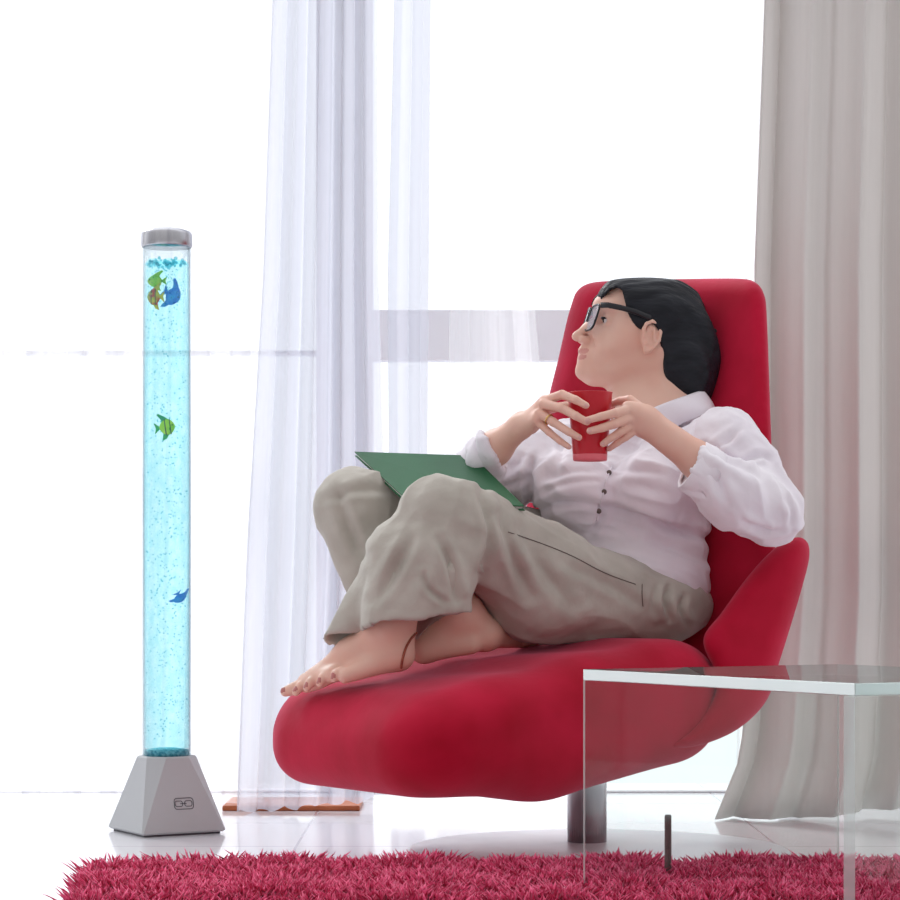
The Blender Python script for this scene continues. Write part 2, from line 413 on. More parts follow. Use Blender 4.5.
def curtain(name, m, edges, d, amp, waves, z1, label, seed, hem=None, thick=0, nz_=40, gather=1.0):
    """pleated cloth: edges = list of (height, x_left, x_right, hem drop)"""
    r = random.Random(seed); nu = int(waves*22)+1
    ph = [r.uniform(0, 6.28) for _ in range(5)]
    V = []; zs = np.linspace(0, 1, nz_+1)
    hh = [e[0] for e in edges]
    for t in zs:
        for i in range(nu):
            s = i/(nu-1)
            z0 = hem(s) if hem else .004
            z = z0+(z1-z0)*t
            xl = np.interp(z, hh, [e[1] for e in edges]); xr = np.interp(z, hh, [e[2] for e in edges])
            a = 2*PI*waves*s
            wob = math.sin(a+ph[0]+.5*math.sin(a*.37+ph[1])+.35*t*math.sin(3*s+ph[2]))
            wob += .35*math.sin(a*.43+ph[3]+t*.8)+.22*math.sin(2.3*a+ph[4])
            sx = s+.30/waves/6.28*math.sin(2*a+2*ph[0])*gather
            V.append((xl+(xr-xl)*sx, d+amp*wob*(.75+.35*(1-t)), z))
    Fs = [(j*nu+i, j*nu+i+1, (j+1)*nu+i+1, (j+1)*nu+i) for j in range(nz_) for i in range(nu-1)]
    o = mesh_part(name, V, Fs, m)
    if thick:
        so = o.modifiers.new('solid', 'SOLIDIFY'); so.thickness = thick; so.offset = 0
    return o
X = lambda px, d: (px-CX)*d/F
c = curtain('curtain', M['sheer_thin'], [(0, -1.45, X(262, 5.5)), (2.4, -1.45, X(285, 5.5))], 5.5, .020, 11, 2.4, '', 3)
tag(c, 'wide thin white sheer curtain across the left window behind the bubble lamp', 'curtain', 'white sheer curtains across the window')
c = curtain('curtain', M['sheer'], [(0, X(236, 5.38), X(372, 5.38)), (.6, X(246, 5.38), X(385, 5.38)), (1.2, X(262, 5.38), X(378, 5.38)), (2.4, X(280, 5.38), X(376, 5.38))],
            5.38, .026, 4.6, 2.4, '', 5, hem=lambda s: .004+.030*max(0, s-.15)+.004*math.sin(s*40))
tag(c, 'gathered lavender-white sheer curtain left of centre, hem above the wooden board', 'curtain', 'white sheer curtains across the window')
c = curtain('curtain', M['sheer'], [(0, X(392, 5.48), X(424, 5.48)), (1.2, X(388, 5.48), X(428, 5.48)), (2.4, X(400, 5.48), X(432, 5.48))], 5.48, .014, 1.6, 2.4, '', 11, hem=lambda s: .05)
tag(c, 'narrow white sheer curtain panel hanging right beside the gathered one, behind the green book', 'curtain', 'white sheer curtains across the window')
c = curtain('curtain', M['sheer_thin'], [(0, X(436, 5.52), X(600, 5.52)), (1.0, X(448, 5.52), X(540, 5.52)), (2.4, X(462, 5.52), X(486, 5.52))], 5.52, .012, 3, 2.4, '', 17, hem=lambda s: .05)
tag(c, 'faint thin sheer curtain strip over the window rail, left of the red chair', 'curtain', 'white sheer curtains across the window')
c = curtain('curtain', M['drape'], [(0, X(716, 5.22), 1.32), (.14, X(742, 5.22), 1.32), (.5, X(756, 5.22), 1.32), (1.2, X(756, 5.22), 1.32), (1.9, X(768, 5.22), 1.32), (2.4, X(772, 5.22), 1.32)],
            5.22, .030, 5.5, 2.4, '', 23, hem=lambda s: .003+.045*max(0, min(1, (s-.25)*2.2))*(1-.35*s), thick=.003)
tag(c, 'heavy grey-beige drape at the right edge behind the red chair', 'curtain')
c = curtain('curtain', M['sheer_thin'], [(0, X(735, 5.4), X(775, 5.4)), (2.4, X(752, 5.4), X(780, 5.4))], 5.40, .012, 2, 2.4, '', 29)
tag(c, 'slim white sheer edge showing just left of the heavy grey drape', 'curtain', 'white sheer curtains across the window')

# ================================================================== RUG
rug = thing('rug', 'crimson shaggy rug lying on the white tiles across the foreground', 'rug', (.25, 3.4, 0))
ro = spline([(-.580, 3.93), (-.545, 4.01), (-.3, 4.03), (.4, 4.03), (1.1, 4.03), (1.18, 3.95), (1.2, 3.4), (1.18, 2.8), (1.0, 2.72), (.2, 2.7), (-.36, 2.72), (-.46, 2.82), (-.535, 3.45), (-.567, 3.75)], 6)
nb_ = len(ro); mb = MB()
mb.add([(p[0], p[1], 0) for p in ro]+[(p[0], p[1], .012) for p in ro],
       [tuple(range(nb_))[::-1], tuple(range(nb_, 2*nb_))]+[(i, (i+1) % nb_, nb_+(i+1) % nb_, nb_+i) for i in range(nb_)])
mb.build('backing', M['backing'], rug, False)
n1, n2 = 42000, 8000
P = np.concatenate([np.stack([rng.uniform(-.69, 1.2, n1), rng.uniform(3.5, 4.04, n1)], 1), np.stack([rng.uniform(-.69, 1.2, n2), rng.uniform(2.7, 3.5, n2)], 1)])
ok = poly_sdf(P[:, 0], P[:, 1], ro) < .004
P = P[ok]; n = len(P)
hgt = rng.uniform(.030, .052, n)*(1+.30*np.array([noise.noise((p[0]*9, p[1]*9, 3)) for p in P])); rad = rng.uniform(.0022, .0042, n)
tilt = rng.normal(0, .42, (n, 2)); ang = rng.uniform(0, 2*PI, n)
vs = []
for lvl, (t, rr) in enumerate(((0, 1), (.55, 1.15), (.9, .75))):
    for j in range(3):
        a = ang+2*PI*j/3+lvl*.5
        off = tilt*(hgt*t**1.6)[:, None]
        vs.append(np.stack([P[:, 0]+off[:, 0]+rad*rr*np.cos(a), P[:, 1]+off[:, 1]+rad*rr*np.sin(a), .010+hgt*t*.95], 1))
off = tilt*hgt[:, None]*1.1
vs.append(np.stack([P[:, 0]+off[:, 0], P[:, 1]+off[:, 1], .010+hgt], 1))
Vt = np.stack(vs, 1).reshape(-1, 3); base = np.arange(n)*10
tri = []
for l in (0, 3):
    for j in range(3):
        a, b, c2, d2 = l+j, l+(j+1) % 3, l+3+(j+1) % 3, l+3+j
        tri += [(a, b, c2), (a, c2, d2)]
for j in range(3): tri.append((6+j, 6+(j+1) % 3, 9))
T = (base[:, None, None]+np.array(tri)[None]).reshape(-1, 3)
pile = fast_mesh('pile', Vt, T, M['pile'], rug); pile['kind'] = 'stuff'

# ================================================================== CHAIR
pc = W(587, 853, 4.563); PX0, PY0 = pc[0], 4.563
chair = thing('lounge_chair', 'red velvet swivel lounge chair with tall back in front of the window', 'chair', (PX0, PY0, 0))
fu = np.array((-.819, -.574)); sv = np.array((.574, -.819)); SC = np.array((.081, 4.55))
f = Field((-.46, 3.98, .05), (.66, 5.12, .52), .006)
def seat_fn(X_, Y_, Z_):
    dx = X_-SC[0]; dy = Y_-SC[1]; u = dx*fu[0]+dy*fu[1]; v = dx*sv[0]+dy*sv[1]
    t = np.clip((.36-u)/.72, 0, 1)                       # 0 at the front lip, 1 at the back
    top = .300+.105*np.clip(t/.75, 0, 1)**.8+.004*np.sin(u*30+v*9)*np.clip(t*3, 0, 1)
    bot = .128+.006*np.sin(t*9)+.05*np.clip((t-.35)/.65, 0, 1)-.012*np.exp(-((t-.42)/.10)**2)
    zc = (top+bot)/2; th = (top-bot)/2
    hu, hv_ = .37, .305-.02*np.clip(1-t*4, 0, 1)
    # rounded plan: superellipse-like corner, then a soft roll over the thickness
    cr = .13
    a = np.maximum(np.abs(u)-hu+cr, 0); b = np.maximum(np.abs(v)-hv_+cr, 0)
    d2 = np.sqrt(a*a+b*b)+np.minimum(np.maximum(np.abs(u)-hu+cr, np.abs(v)-hv_+cr), 0)-cr
    r = np.minimum(th*.92, .088); dz = np.abs(Z_-zc)-th
    a = np.maximum(d2+r, 0); b = np.maximum(dz+r, 0)
    return (np.sqrt(a*a+b*b)+np.minimum(np.maximum(d2+r, dz+r), 0)-r)*.85
f.op(seat_fn, f.lo, f.lo+f.h*f.n, 0, pad=0)
V, Q = f.mesh(); fast_mesh('seat', relax(V, Q, 3), Q, M['velvet'], chair)
db = lambda x, y: 4.62+(770-x)*.0019+(650-y)/368*.2
slab('backrest', [(572, 303), (577, 291), (590, 283), (620, 280.5), (680, 279), (738, 278.5), (755, 282), (764, 294), (767, 320), (771, 430), (775, 540), (776, 640), (765, 690),
                  (700, 700), (600, 700), (520, 690), (505, 640), (520, 540), (546, 410), (558, 360), (567, 320)], db, .085, .035, M['velvet'], chair, .007, 4.9, .012)
da = lambda x, y: 4.50+(x-700)*.0007+(650-y)*.0004
slab('armrest', [(703, 640), (722, 612), (745, 580), (768, 554), (786, 541), (799, 537), (808, 543), (809, 560), (800, 595), (788, 635), (777, 670), (770, 694), (757, 713), (735, 731), (708, 743), (685, 748), (664, 748),
                 (690, 728), (712, 700), (716, 675)], da, .075, .034, M['velvet'], chair, .006, 4.52, .006)
slab('armrest', [(424, 660), (416, 610), (408, 572), (411, 556), (422, 550), (440, 556), (470, 586), (505, 630), (540, 690), (500, 715), (455, 705)], lambda x, y: 4.93-(x-410)*.0003-(650-y)*-.0004, .075, .034, M['velvet'], chair, .006, 4.95, .006)
mb = MB(); mb.lathe((PX0, PY0, 0), [(.0375, .022), (.0375, .30)], 40)
mb.build('post', M['steel'], chair)
mb = MB(); mb.lathe((PX0, PY0, 0), [(.055, .30), (.11, .315), (.12, .33), (.12, .345)], 40); mb.build('swivel_plate', M['dark_steel'], chair, False)
mb = MB(); mb.lathe((PX0+.02, PY0, 0), [(.36, 0), (.362, .006), (.355, .010), (.10, .016), (.05, .022), (.03, .022)], 96); mb.build('disc_base', M['chrome'], chair)

# ================================================================== GLASS TABLE, STEEL ROD
A = np.array((.530, 3.14)); ht = .378
Bp = np.array((.205, 3.70)); L = Bp-A; ux = L/np.linalg.norm(L); uy = np.array((-ux[1], ux[0]))
if uy[0] < 0: uy = -uy
LL = float(np.linalg.norm(L)); DD = .50
tab = thing('glass_table', 'clear glass waterfall coffee table standing on the red rug at right', 'table', (float(A[0]), float(A[1]), 0))
def tbox(name, l0, l1, w0, w1, z0, z1, thin, parent, rim='glass_rim'):
    """glass slab in table axes; its two large faces (axis `thin`) are clear, its rim is polished edge glass"""
    V = []
    for z in (z0, z1):
        for w in (w0, w1):
            for l in (l0, l1): p = A+ux*l+uy*w; V.append((p[0], p[1], z))
    Fs = [(0,2,3,1), (4,5,7,6), (0,1,5,4), (2,6,7,3), (0,4,6,2), (1,3,7,5)]
    axis = [2, 2, 1, 1, 0, 0]
    o = mesh_part(name, V, Fs, [M['glass'], M[rim]], parent, False, [0 if a == thin else 1 for a in axis])
    b = o.modifiers.new('bevel', 'BEVEL'); b.width = .0012; b.segments = 2; b.limit_method = 'ANGLE'
    return o
T_ = .017
tbox('tabletop', 0, LL, 0, DD, ht-T_, ht, 2, tab, 'glass_edge')
tbox('leg_panel', 0, .024, 0, DD, .048, ht-T_, 0, tab)
tbox('leg_panel', LL-.006, LL, 0, DD, .048, ht-T_, 0, tab)
q = VW(668, 884, 3.84)
mb = MB(); mb.lathe((q.x, q.y, 0), [(.0052, .012), (.0056, .016), (.0056, .138), (.0045, .1405)], 20)
tag(mb.build('steel_rod', M['dark_steel'], None), 'short dark steel rod standing upright in the red rug beneath the glass table', 'rod')

# ================================================================== BUBBLE LAMP
Fp = np.array((X(142.5, 4.84), 4.84)); a30 = math.radians(30); s_ = .185
e1 = np.array((math.cos(a30), math.sin(a30))); e2 = np.array((-math.sin(a30), math.cos(a30)))
LC = Fp+(e1+e2)*s_/2; lx, ly = LC
lamp = thing('bubble_lamp', 'tall clear bubble tube lamp of blue water on a silver pyramid base', 'lamp', (lx, ly, 0))
def ring_sq(h, z, ch): 
    out = []
    for sx, sy, t1, t2 in ((-1, -1, (0, 1), (1, 0)), (1, -1, (-1, 0), (0, 1)), (1, 1, (0, -1), (-1, 0)), (-1, 1, (1, 0), (0, -1))):
        for t in (t1, t2):
            p = LC+e1*(sx*h+t[0]*ch)+e2*(sy*h+t[1]*ch); out.append((p[0], p[1], z))
    return out
zb = .158
rings = [ring_sq(s_/2-.004, 0.004, .003), ring_sq(s_/2, .008, .003), ring_sq(.0555, zb-.003, .030), ring_sq(.053, zb, .030)]
V = sum(rings, []); Fs = [tuple(range(8))[::-1], tuple(range(24, 32))]+[(r*8+i, r*8+(i+1) % 8, r*8+8+(i+1) % 8, r*8+8+i) for r in range(3) for i in range(8)]
base_o = mesh_part('base', V, Fs, M['silver_paint'], lamp, False)
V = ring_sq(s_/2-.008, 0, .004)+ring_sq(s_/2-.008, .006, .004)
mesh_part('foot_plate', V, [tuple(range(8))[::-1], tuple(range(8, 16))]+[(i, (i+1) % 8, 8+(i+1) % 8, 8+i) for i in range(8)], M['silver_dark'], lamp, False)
# oblong button mark on the front right face
def on_face(a, z):
    k = (z-.008)/(zb-.011); h = s_/2+(.0555-s_/2)*k; p = LC+e1*a-e2*(h+.0004)
    return Vector((p[0], p[1], z))
def oblong(hw, hh, r, a0, z0, n=6):
    pts = []
    for cx, cz, st in ((hw-r, hh-r, 0), (-hw+r, hh-r, 90), (-hw+r, -hh+r, 180), (hw-r, -hh+r, 270)):
        for i in range(n+1):
            t = math.radians(st+90*i/n); pts.append(on_face(a0+cx+r*math.cos(t), z0+cz+r*math.sin(t)))
    return pts
mb = MB(); mb.tube(oblong(.021, .011, .006, .004, .064), .0008, 6, True)
mb.tube(oblong(.008, .0055, .004, -.007, .064), .0007, 5, True); mb.tube(oblong(.008, .0055, .004, .014, .064), .0007, 5, True)
mb.tube([on_face(-.004, .064), on_face(.010, .064)], .0007, 5)
mb.build('button_plate', M['silver_dark'], lamp)
ztop, zw = 1.222, 1.180
mb = MB(); mb.lathe((lx, ly, 0), [(.0500, zb-.002), (.0500, ztop), (.0470, ztop), (.0470, zb-.002), (.0500, zb-.002)], 64)
tube = mb.build('tube', M['tube'], lamp)
mb = MB(); pr = [(1e-7, zb+.016), (.0462, zb+.016), (.0466, zb+.02), (.0466, zw-.006)]
mb.lathe((lx, ly, 0), pr, 64)
nt_ = 64; topv = []
b0 = len(mb.v)-nt_
ringi = [b0+i for i in range(nt_)]; prev = ringi
for k, rr in enumerate((.040, .030, .018, .006)):
    cur = []
    for i in range(nt_):
        a = 2*PI*i/nt_; x, y = rr*math.cos(a), rr*math.sin(a)
        mb.v.append((lx+x, ly+y, zw+.006*noise.noise((x*60, y*60, 2)))); cur.append(len(mb.v)-1)
    for i in range(nt_): mb.f.append((prev[i], prev[(i+1) % nt_], cur[(i+1) % nt_], cur[i])); mb.mi.append(0)
    prev = cur
mb.f.append(tuple(prev)); mb.mi.append(0)
water = mb.build('water', M['water'], lamp)
mb = MB(); mb.lathe((lx, ly, 0), [(1e-7, zb-.001), (.0462, zb-.001), (.0464, zb+.012), (.02, zb+.0155), (1e-7, zb+.0145)], 64)
mb.build('gravel_bed', M['gravel'], lamp)['kind'] = 'stuff'
mb = MB(); mb.lathe((lx, ly, 0), [(.0520, 1.209), (.0530, 1.211), (.0530, 1.233), (.0522, 1.237), (.049, 1.241), (.036, 1.2455), (.018, 1.248), (1e-7, 1.2485)], 64)
mb.build('cap', M['steel'], lamp)
mb = MB(); br = random.Random(3)
for i in range(900):
    t = br.random(); z = zb+.03+(zw-zb-.05)*t; r = .043*math.sqrt(br.random()); a = br.uniform(0, 2*PI); s = br.uniform(.0006, .0019)
    if br.random() < .12: z = zw-br.uniform(.0, .07)
    mb.ball((lx+r*math.cos(a), ly+r*math.sin(a), z), s, 6, 4)
for i in range(60):
    a = br.uniform(0, 2*PI); r = .043*math.sqrt(br.random())
    mb.ball((lx+r*math.cos(a), ly+r*math.sin(a), zw+br.uniform(-.010, .004)), br.uniform(.002, .0045), 8, 5)
mb.build('bubbles', M['bubble'], lamp)['kind'] = 'stuff'

def fish(name, px, py, back, ln, hgt, face, m_body, m_fin, label, stripes=True, tiltd=0):
    """small plastic fish: body along x, tail, fins, stripes"""
    c = W(px, py, ly+back)
    R = Matrix.Rotation(math.radians(tiltd), 3, 'Y'); fx = -1 if face == 'left' else 1
    t = thing(name, label, 'fish', tuple(c), 'toy fish in the bubble tube')
    def T(x, y, z): return Vector(c)+R @ Vector((fx*x, y, z))
    mb = MB(); n, k = 16, 12; V = []
    for i in range(n+1):
        u = i/n; x = ln*(.5-u); prof = math.sin(PI*min(1, u*1.02+.0))**.65 if 0 < u < 1 else 0.02
        prof = max(prof, .02)
        for j in range(k):
            a = 2*PI*j/k; V.append(T(x, ln*.13*prof*math.cos(a), hgt*.5*prof*math.sin(a)))
    mb.add(V, [(i*k+j, i*k+(j+1) % k, (i+1)*k+(j+1) % k, (i+1)*k+j) for i in range(n) for j in range(k)]+[tuple(range(k))[::-1], tuple(range(n*k, n*k+k))])
    mb.build('body', m_body, t)
    def fin(nm, pts):
        y = ln*.025; q = [T(p[0]*ln, -y, p[1]*hgt) for p in pts]+[T(p[0]*ln, y, p[1]*hgt) for p in pts]; k_ = len(pts)
        mb = MB(); mb.add(q, [tuple(range(k_)), tuple(range(k_, 2*k_))[::-1]]+[(i, (i+1) % k_, k_+(i+1) % k_, k_+i) for i in range(k_)]); mb.build(nm, m_fin, t, False)
    fin('tail_fin', [(-.42, .06), (-.78, .36), (-.68, 0), (-.78, -.34), (-.42, -.06)])
    fin('dorsal_fin', [(.18, .42), (-.05, .62), (-.42, .86), (-.55, .80), (-.34, .52), (-.28, .30)])
    fin('belly_fin', [(.10, -.42), (-.10, -.70), (-.38, -.80), (-.30, -.50), (-.26, -.32)])
    if stripes:
        mb = MB()
        for x in (.20, -.10):
            pr = math.sin(PI*(.5-x))**.65
            mb.tube([T(x*ln, ln*.137*pr*math.cos(a), hgt*.515*pr*math.sin(a)) for a in np.linspace(0, 2*PI, 18)[:-1]], ln*.028, 5, True)
        mb.build('stripe', M['fish_dark'], t)
    mb = MB()
    for sy in (-1, 1): mb.ball(T(.34*ln, sy*ln*.09, .08*hgt), ln*.04, 8, 6)
    mb.build('eye', M['fish_dark'], t)
    return t
fish('toy_fish', 154, 297, -.014, .028, .034, 'left', M['fish_yellow'], M['fish_yellow'], 'yellow and orange-red toy fish at upper left inside the bubble tube')
fish('toy_fish', 155, 281, .010, .032, .026, 'left', M['fish_lime'], M['fish_lime'], 'pale lime toy fish just above the orange-red one in the tube', False)
fish('toy_fish', 173, 296, -.010, .032, .040, 'right', M['fish_blue'], M['fish_blue'], 'blue toy fish near the water surface on the tube right side', False, 30)
fish('toy_fish', 167, 427, -.022, .034, .034, 'right', M['fish_lime'], M['fish_teal'], 'green and yellow toy fish halfway up the bubble tube', True, -8)
fish('toy_fish', 180, 598, -.006, .018, .030, 'right', M['fish_blue'], M['fish_blue'], 'small blue toy fish low down at the tube right edge', False, 60)

# ================================================================== THE WOMAN
DH = 4.84; SH = DH/F; YAW = math.radians(9)
HC = W(650, 340, DH)
FWD = np.array((-math.cos(YAW), -math.sin(YAW), 0)); LEFT = np.array((math.sin(YAW), -math.cos(YAW), 0)); UP = np.array((0, 0, 1.0))
def HP(px, py, lat=0.0):
    """head point: px, py on the profile, lat pixels towards her left side"""
    return HC+FWD*((650-px)*SH/math.cos(YAW))+LEFT*(lat*SH)+UP*((340-py)*SH)
HR = np.stack([FWD, LEFT, UP], 1)      # columns: local axes
def rotp(deg):                          # head frame pitched by deg (nose up)
    a = math.radians(deg); f_ = FWD*math.cos(a)+UP*math.sin(a); u_ = UP*math.cos(a)-FWD*math.sin(a)
    return np.stack([f_, LEFT, u_], 1)
R_ = lambda px, d: px*d/F

person = thing('person', 'woman in white shirt and khaki trousers reclining barefoot with red cup', 'person', tuple(W(660, 636, 4.70)))

# -------- bones shared by body and clothes: (p0, p1, r0, r1), pixels and distances
hipA, kneeA, ankA = (650, 600, 4.64), (450, 522, 4.40), (391, 628, 4.40)
hipB, kneeB, ankB = (640, 572, 4.78), (354, 505, 4.62), (458, 610, 4.50)
shL, elL, wrL = (722, 440, 4.60), (770, 514, 4.50), (645, 421, 4.45)
shR, elR, wrR = (566, 458, 4.84), (468, 482, 4.74), (522, 425, 4.52)
w3 = lambda t: W(*t)
def chain(fd, a, b, r0, r1, k=.02): fd.cone(w3(a), w3(b), R_(r0, a[2]), R_(r1, b[2]), k)

body = Field((-.37, 4.30, .27), (.69, 5.00, 1.13), .0023)
B = body
# torso core and limbs inside the clothes
B.ell(W(650, 480, 4.78), (.115, .062, .115), k=.02)
B.ell(W(632, 550, 4.77), (.11, .05, .09), k=.03); B.ell(W(668, 604, 4.73), (.070, .065, .050), k=.03)
chain(B, (655, 608, 4.66), (560, 588, 4.57), 26, 32); chain(B, (560, 588, 4.57), kneeA, 32, 24); chain(B, kneeA, (420, 570, 4.39), 24, 22); chain(B, (420, 570, 4.39), ankA, 22, 18)
chain(B, (645, 590, 4.78), kneeB, 26, 24); chain(B, kneeB, (390, 588, 4.58), 22, 20); chain(B, (390, 588, 4.58), ankB, 20, 19)
chain(B, (700, 450, 4.68), shL, 20, 20); chain(B, shL, elL, 20, 15); chain(B, elL, (700, 462, 4.46), 15, 17.5); chain(B, (700, 462, 4.46), wrL, 17.5, 14.5)
chain(B, (600, 455, 4.80), shR, 20, 20); chain(B, shR, elR, 19, 14); chain(B, elR, (495, 448, 4.58), 14, 16); chain(B, (495, 448, 4.58), wrR, 16, 11.5)
# neck
B.cone(HP(658, 372), W(672, 440, 4.80), .072, .078, .02)
B.cone(HP(622, 388), W(650, 430, 4.76), .030, .045, .03)
B.cone(W(672, 440, 4.80), W(655, 470, 4.79), .078, .09, .03)
# head
B.ell(HP(656, 327), (.110, .079, .091), rotp(18), .02)
B.cone(HP(632, 332), HP(604, 364), .068, .036, .03)
for s in (-1, 1):
    B.cone(HP(652, 358, 25*s), HP(594, 374, 6*s), .030, .020, .025)     # jaw
    B.cone(HP(622, 342, 19*s), HP(604, 350, 14*s), .031, .022, .02)     # cheek
    B.cone(HP(609, 311, 17*s), HP(602.5, 308.5, 5*s), .015, .013, .012) # brow
B.cone(HP(622, 302), HP(609, 307), .040, .027, .03)                     # forehead
B.cone(HP(590, 374.5), HP(582, 372.5), .0165, .0150, .016)              # chin
B.cone(HP(600, 355), HP(588, 358), .032, .021, .02)
EYE = {s: HP(605, 322.5, 15*s) for s in (-1, 1)}
for s in (-1, 1):
    B.ell(HP(596, 322, 15*s), (.012, .016, .012), HR, .010, 'cut')
    B.ell(EYE[s], (.0140, .0145, .0135), HR, .004)
    B.ell(EYE[s]+FWD*.013-UP*.0005, (.0105, .0140, .0064), rotp(12), .002, 'cut')
B.cone(HP(597, 319), HP(577.5, 335.5), .0072, .0080, .012)              # nose ridge
B.ell(HP(576.3, 338.3), (.0108, .0092, .0086), rotp(15), .007)
for s in (-1, 1):
    B.cone(HP(590, 330, 4*s), HP(599, 338, 12*s), .0125, .017, .012)
    B.ell(HP(583, 341, 5.4*s), (.0112, .0062, .0076), rotp(10), .005)
    B.ell(HP(581, 345.2, 3.2*s), (.0042, .0028, .0022), HR, .002, 'cut')
    B.cone(HP(590, 338, 9*s), HP(592, 349, 14*s), .0012, .0012, .004, 'cut')
B.cone(HP(587, 344), HP(583, 350), .0085, .0078, .010)
for s in (-1, 1):
    B.cone(HP(581.5, 352.0, 0), HP(590.0, 354.5, 10*s), .0068, .0035, .004)   # upper lip
    B.cone(HP(581.8, 360.0, 0), HP(590.0, 356.5, 9*s), .0074, .0035, .004)    # lower lip
    B.cone(HP(577, 355.8, 0), HP(588.5, 355.0, 8*s), .0012, .0012, .0022, 'cut')
    B.cone(HP(580, 366, 0), HP(588, 365, 8*s), .002, .002, .006, 'cut')
# ears
for s in (-1, 1):
    Re = rotp(12)
    B.ell(HP(641, 342, 39.5*s), (.018, .009, .029), Re, .006)
    B.ell(HP(641.5, 340, 46*s), (.0120, .0085, .0215), Re, .003, 'cut')
    hx = [(634, 342), (633, 334), (636, 328.5), (642, 326), (648, 329), (650, 336.5), (648.5, 345), (644, 351), (639, 355)]
    for i in range(len(hx)-1): B.cone(HP(*hx[i], 43.8*s), HP(*hx[i+1], 43.8*s), .0036, .0036, .002)
    B.cone(HP(643.5, 333, 43*s), HP(644, 345, 43*s), .0030, .0034, .002)
    B.ell(HP(635, 346, 42*s), (.0045, .0055, .0060), Re, .003)
    B.ell(HP(637, 355, 41.5*s), (.0080, .0055, .0085), Re, .004)
# --- hands
def finger(pts, r, k=.0022):
    for i in range(len(pts)-1):
        B.cone(W(*pts[i]), W(*pts[i+1]), r*(1.0-.10*i), r*(1.0-.10*(i+1)), k)
CUPD = 4.455
dK, dF = 4.430, 4.397
# her right hand (picture left)
B.cone(w3(wrR), W(541, 414, 4.470), .020, .017, .02)
B.cone(W(530, 421, 4.50), W(545, 402, 4.458), .016, .013, .012); B.cone(W(530, 424, 4.50), W(538, 418, 4.45), .016, .013, .012)
RH = [[(544, 401, 4.458), (562, 394.5, 4.425), (576, 400, 4.402), (586, 405.5, 4.398)],
      [(543, 404, 4.445), (562, 408, 4.412), (576, 416, 4.396), (587, 422, 4.396)],
      [(539, 413, 4.445), (553, 422, 4.425), (569, 432, 4.408), (579, 437.5, 4.406)],
      [(536, 420, 4.452), (549, 432, 4.438), (560, 441, 4.425), (569, 447, 4.420)]]
for g, r in zip(RH, (.0094, .0096, .0090, .0078)): finger(g, r)
finger([(536, 412, 4.49), (552, 408, 4.52), (566, 406, 4.530), (580, 408, 4.526)], .0105)
# her left hand (picture right)
B.cone(w3(wrL), W(636, 414, 4.430), .024, .0205, .02)
B.cone(W(640, 417, 4.445), W(628, 408, 4.425), .018, .013, .012); B.cone(W(640, 424, 4.445), W(626, 424, 4.43), .018, .013, .012)
LH = [[(634, 408, 4.425), (615, 413, 4.402), (601, 416.5, 4.393), (588, 420, 4.391)],
      [(633, 417, 4.423), (614, 424, 4.402), (602, 428, 4.396), (590, 431, 4.396)],
      [(633, 424, 4.430), (620, 432, 4.416), (611, 438, 4.416), (603, 444, 4.420)],
      [(637, 429, 4.440), (626, 437, 4.430), (617, 443, 4.432), (609, 449, 4.440)]]
for g, r in zip(LH, (.0094, .0096, .0088, .0078)): finger(g, r)
finger([(640, 408, 4.445), (630, 400, 4.462), (620, 401, 4.480), (610, 405, 4.498)], .0100)
# --- feet
# left foot, towards the picture left
B.cone(w3(ankA), W(399, 652, 4.395), .034, .027, .03)                       # heel
B.cone(W(388, 632, 4.40), W(352, 655, 4.42), .038, .027, .03)             # instep
B.cone(W(352, 655, 4.42), W(318, 676, 4.435), .028, .017, .03)
B.cone(W(398, 658, 4.38), W(345, 676, 4.37), .021, .014, .03)               # outer edge
B.cone(W(350, 664, 4.42), W(308, 681, 4.46), .022, .015, .02)
B.cone(W(332, 674, 4.39), W(306, 684, 4.46), .015, .015, .015)
TOE = [[(308, 681, 4.475), (293, 689, 4.475), (285.5, 691.5, 4.475)], [(312, 680, 4.447), (301, 686, 4.444), (296, 692, 4.442)],
       [(320, 678, 4.420), (311, 682, 4.416), (307, 688, 4.414)], [(330, 674, 4.397), (323, 678, 4.392), (320, 683.5, 4.390)], [(343, 671, 4.378), (336, 674, 4.370), (334, 679, 4.368)]]
for g, r in zip(TOE, (.0125, .0098, .0094, .0090, .0086)): finger(g, r, .004)
# right foot, crossed under the left calf
B.cone(w3(ankB), W(484, 634, 4.51), .035, .027, .03)
B.cone(W(484, 634, 4.51), W(526, 640, 4.63), .027, .015, .03)
B.cone(W(462, 618, 4.49), W(424, 648, 4.485), .034, .025, .03)
B.cone(W(424, 650, 4.48), W(470, 645, 4.48), .022, .018, .02)
for i in range(5):
    B.cone(W(524, 641, 4.60+.016*i), W(538-i, 642, 4.64+.018*i), .010, .0085-.0004*i, .004)
V, Q = B.mesh(); V = relax(V, Q, 1, .5)
fc = V[Q].mean(1); mi = np.zeros(len(Q), np.int32)
def paint(c, rad, k, R=np.eye(3)):
    q = (fc-np.array(c)) @ R; mi[((q/np.array(rad))**2).sum(1) < 1] = k
for s in (-1, 1):
    paint(HP(583, 352.9, 4*s), (.014, .0150, .0062), 1, HR); paint(HP(583, 358.9, 4*s), (.014, .0140, .0072), 1, HR)
for g in RH+LH:
    p = np.array(g[-1], float); v = p-np.array(g[-2], float); v /= np.linalg.norm(v[:2])
    t = W(*p); fv = W(p[0]+v[0], p[1]+v[1], p[2])-t; fv /= np.linalg.norm(fv)
    n_ = np.array((0, -1.0, 0)); n_ = n_-fv*(n_@fv); n_ /= np.linalg.norm(n_); sd = np.cross(fv, n_)
    paint(t+fv*.0025+n_*.007, (.0062, .0046, .0040), 2, np.stack([fv, sd, n_], 1))
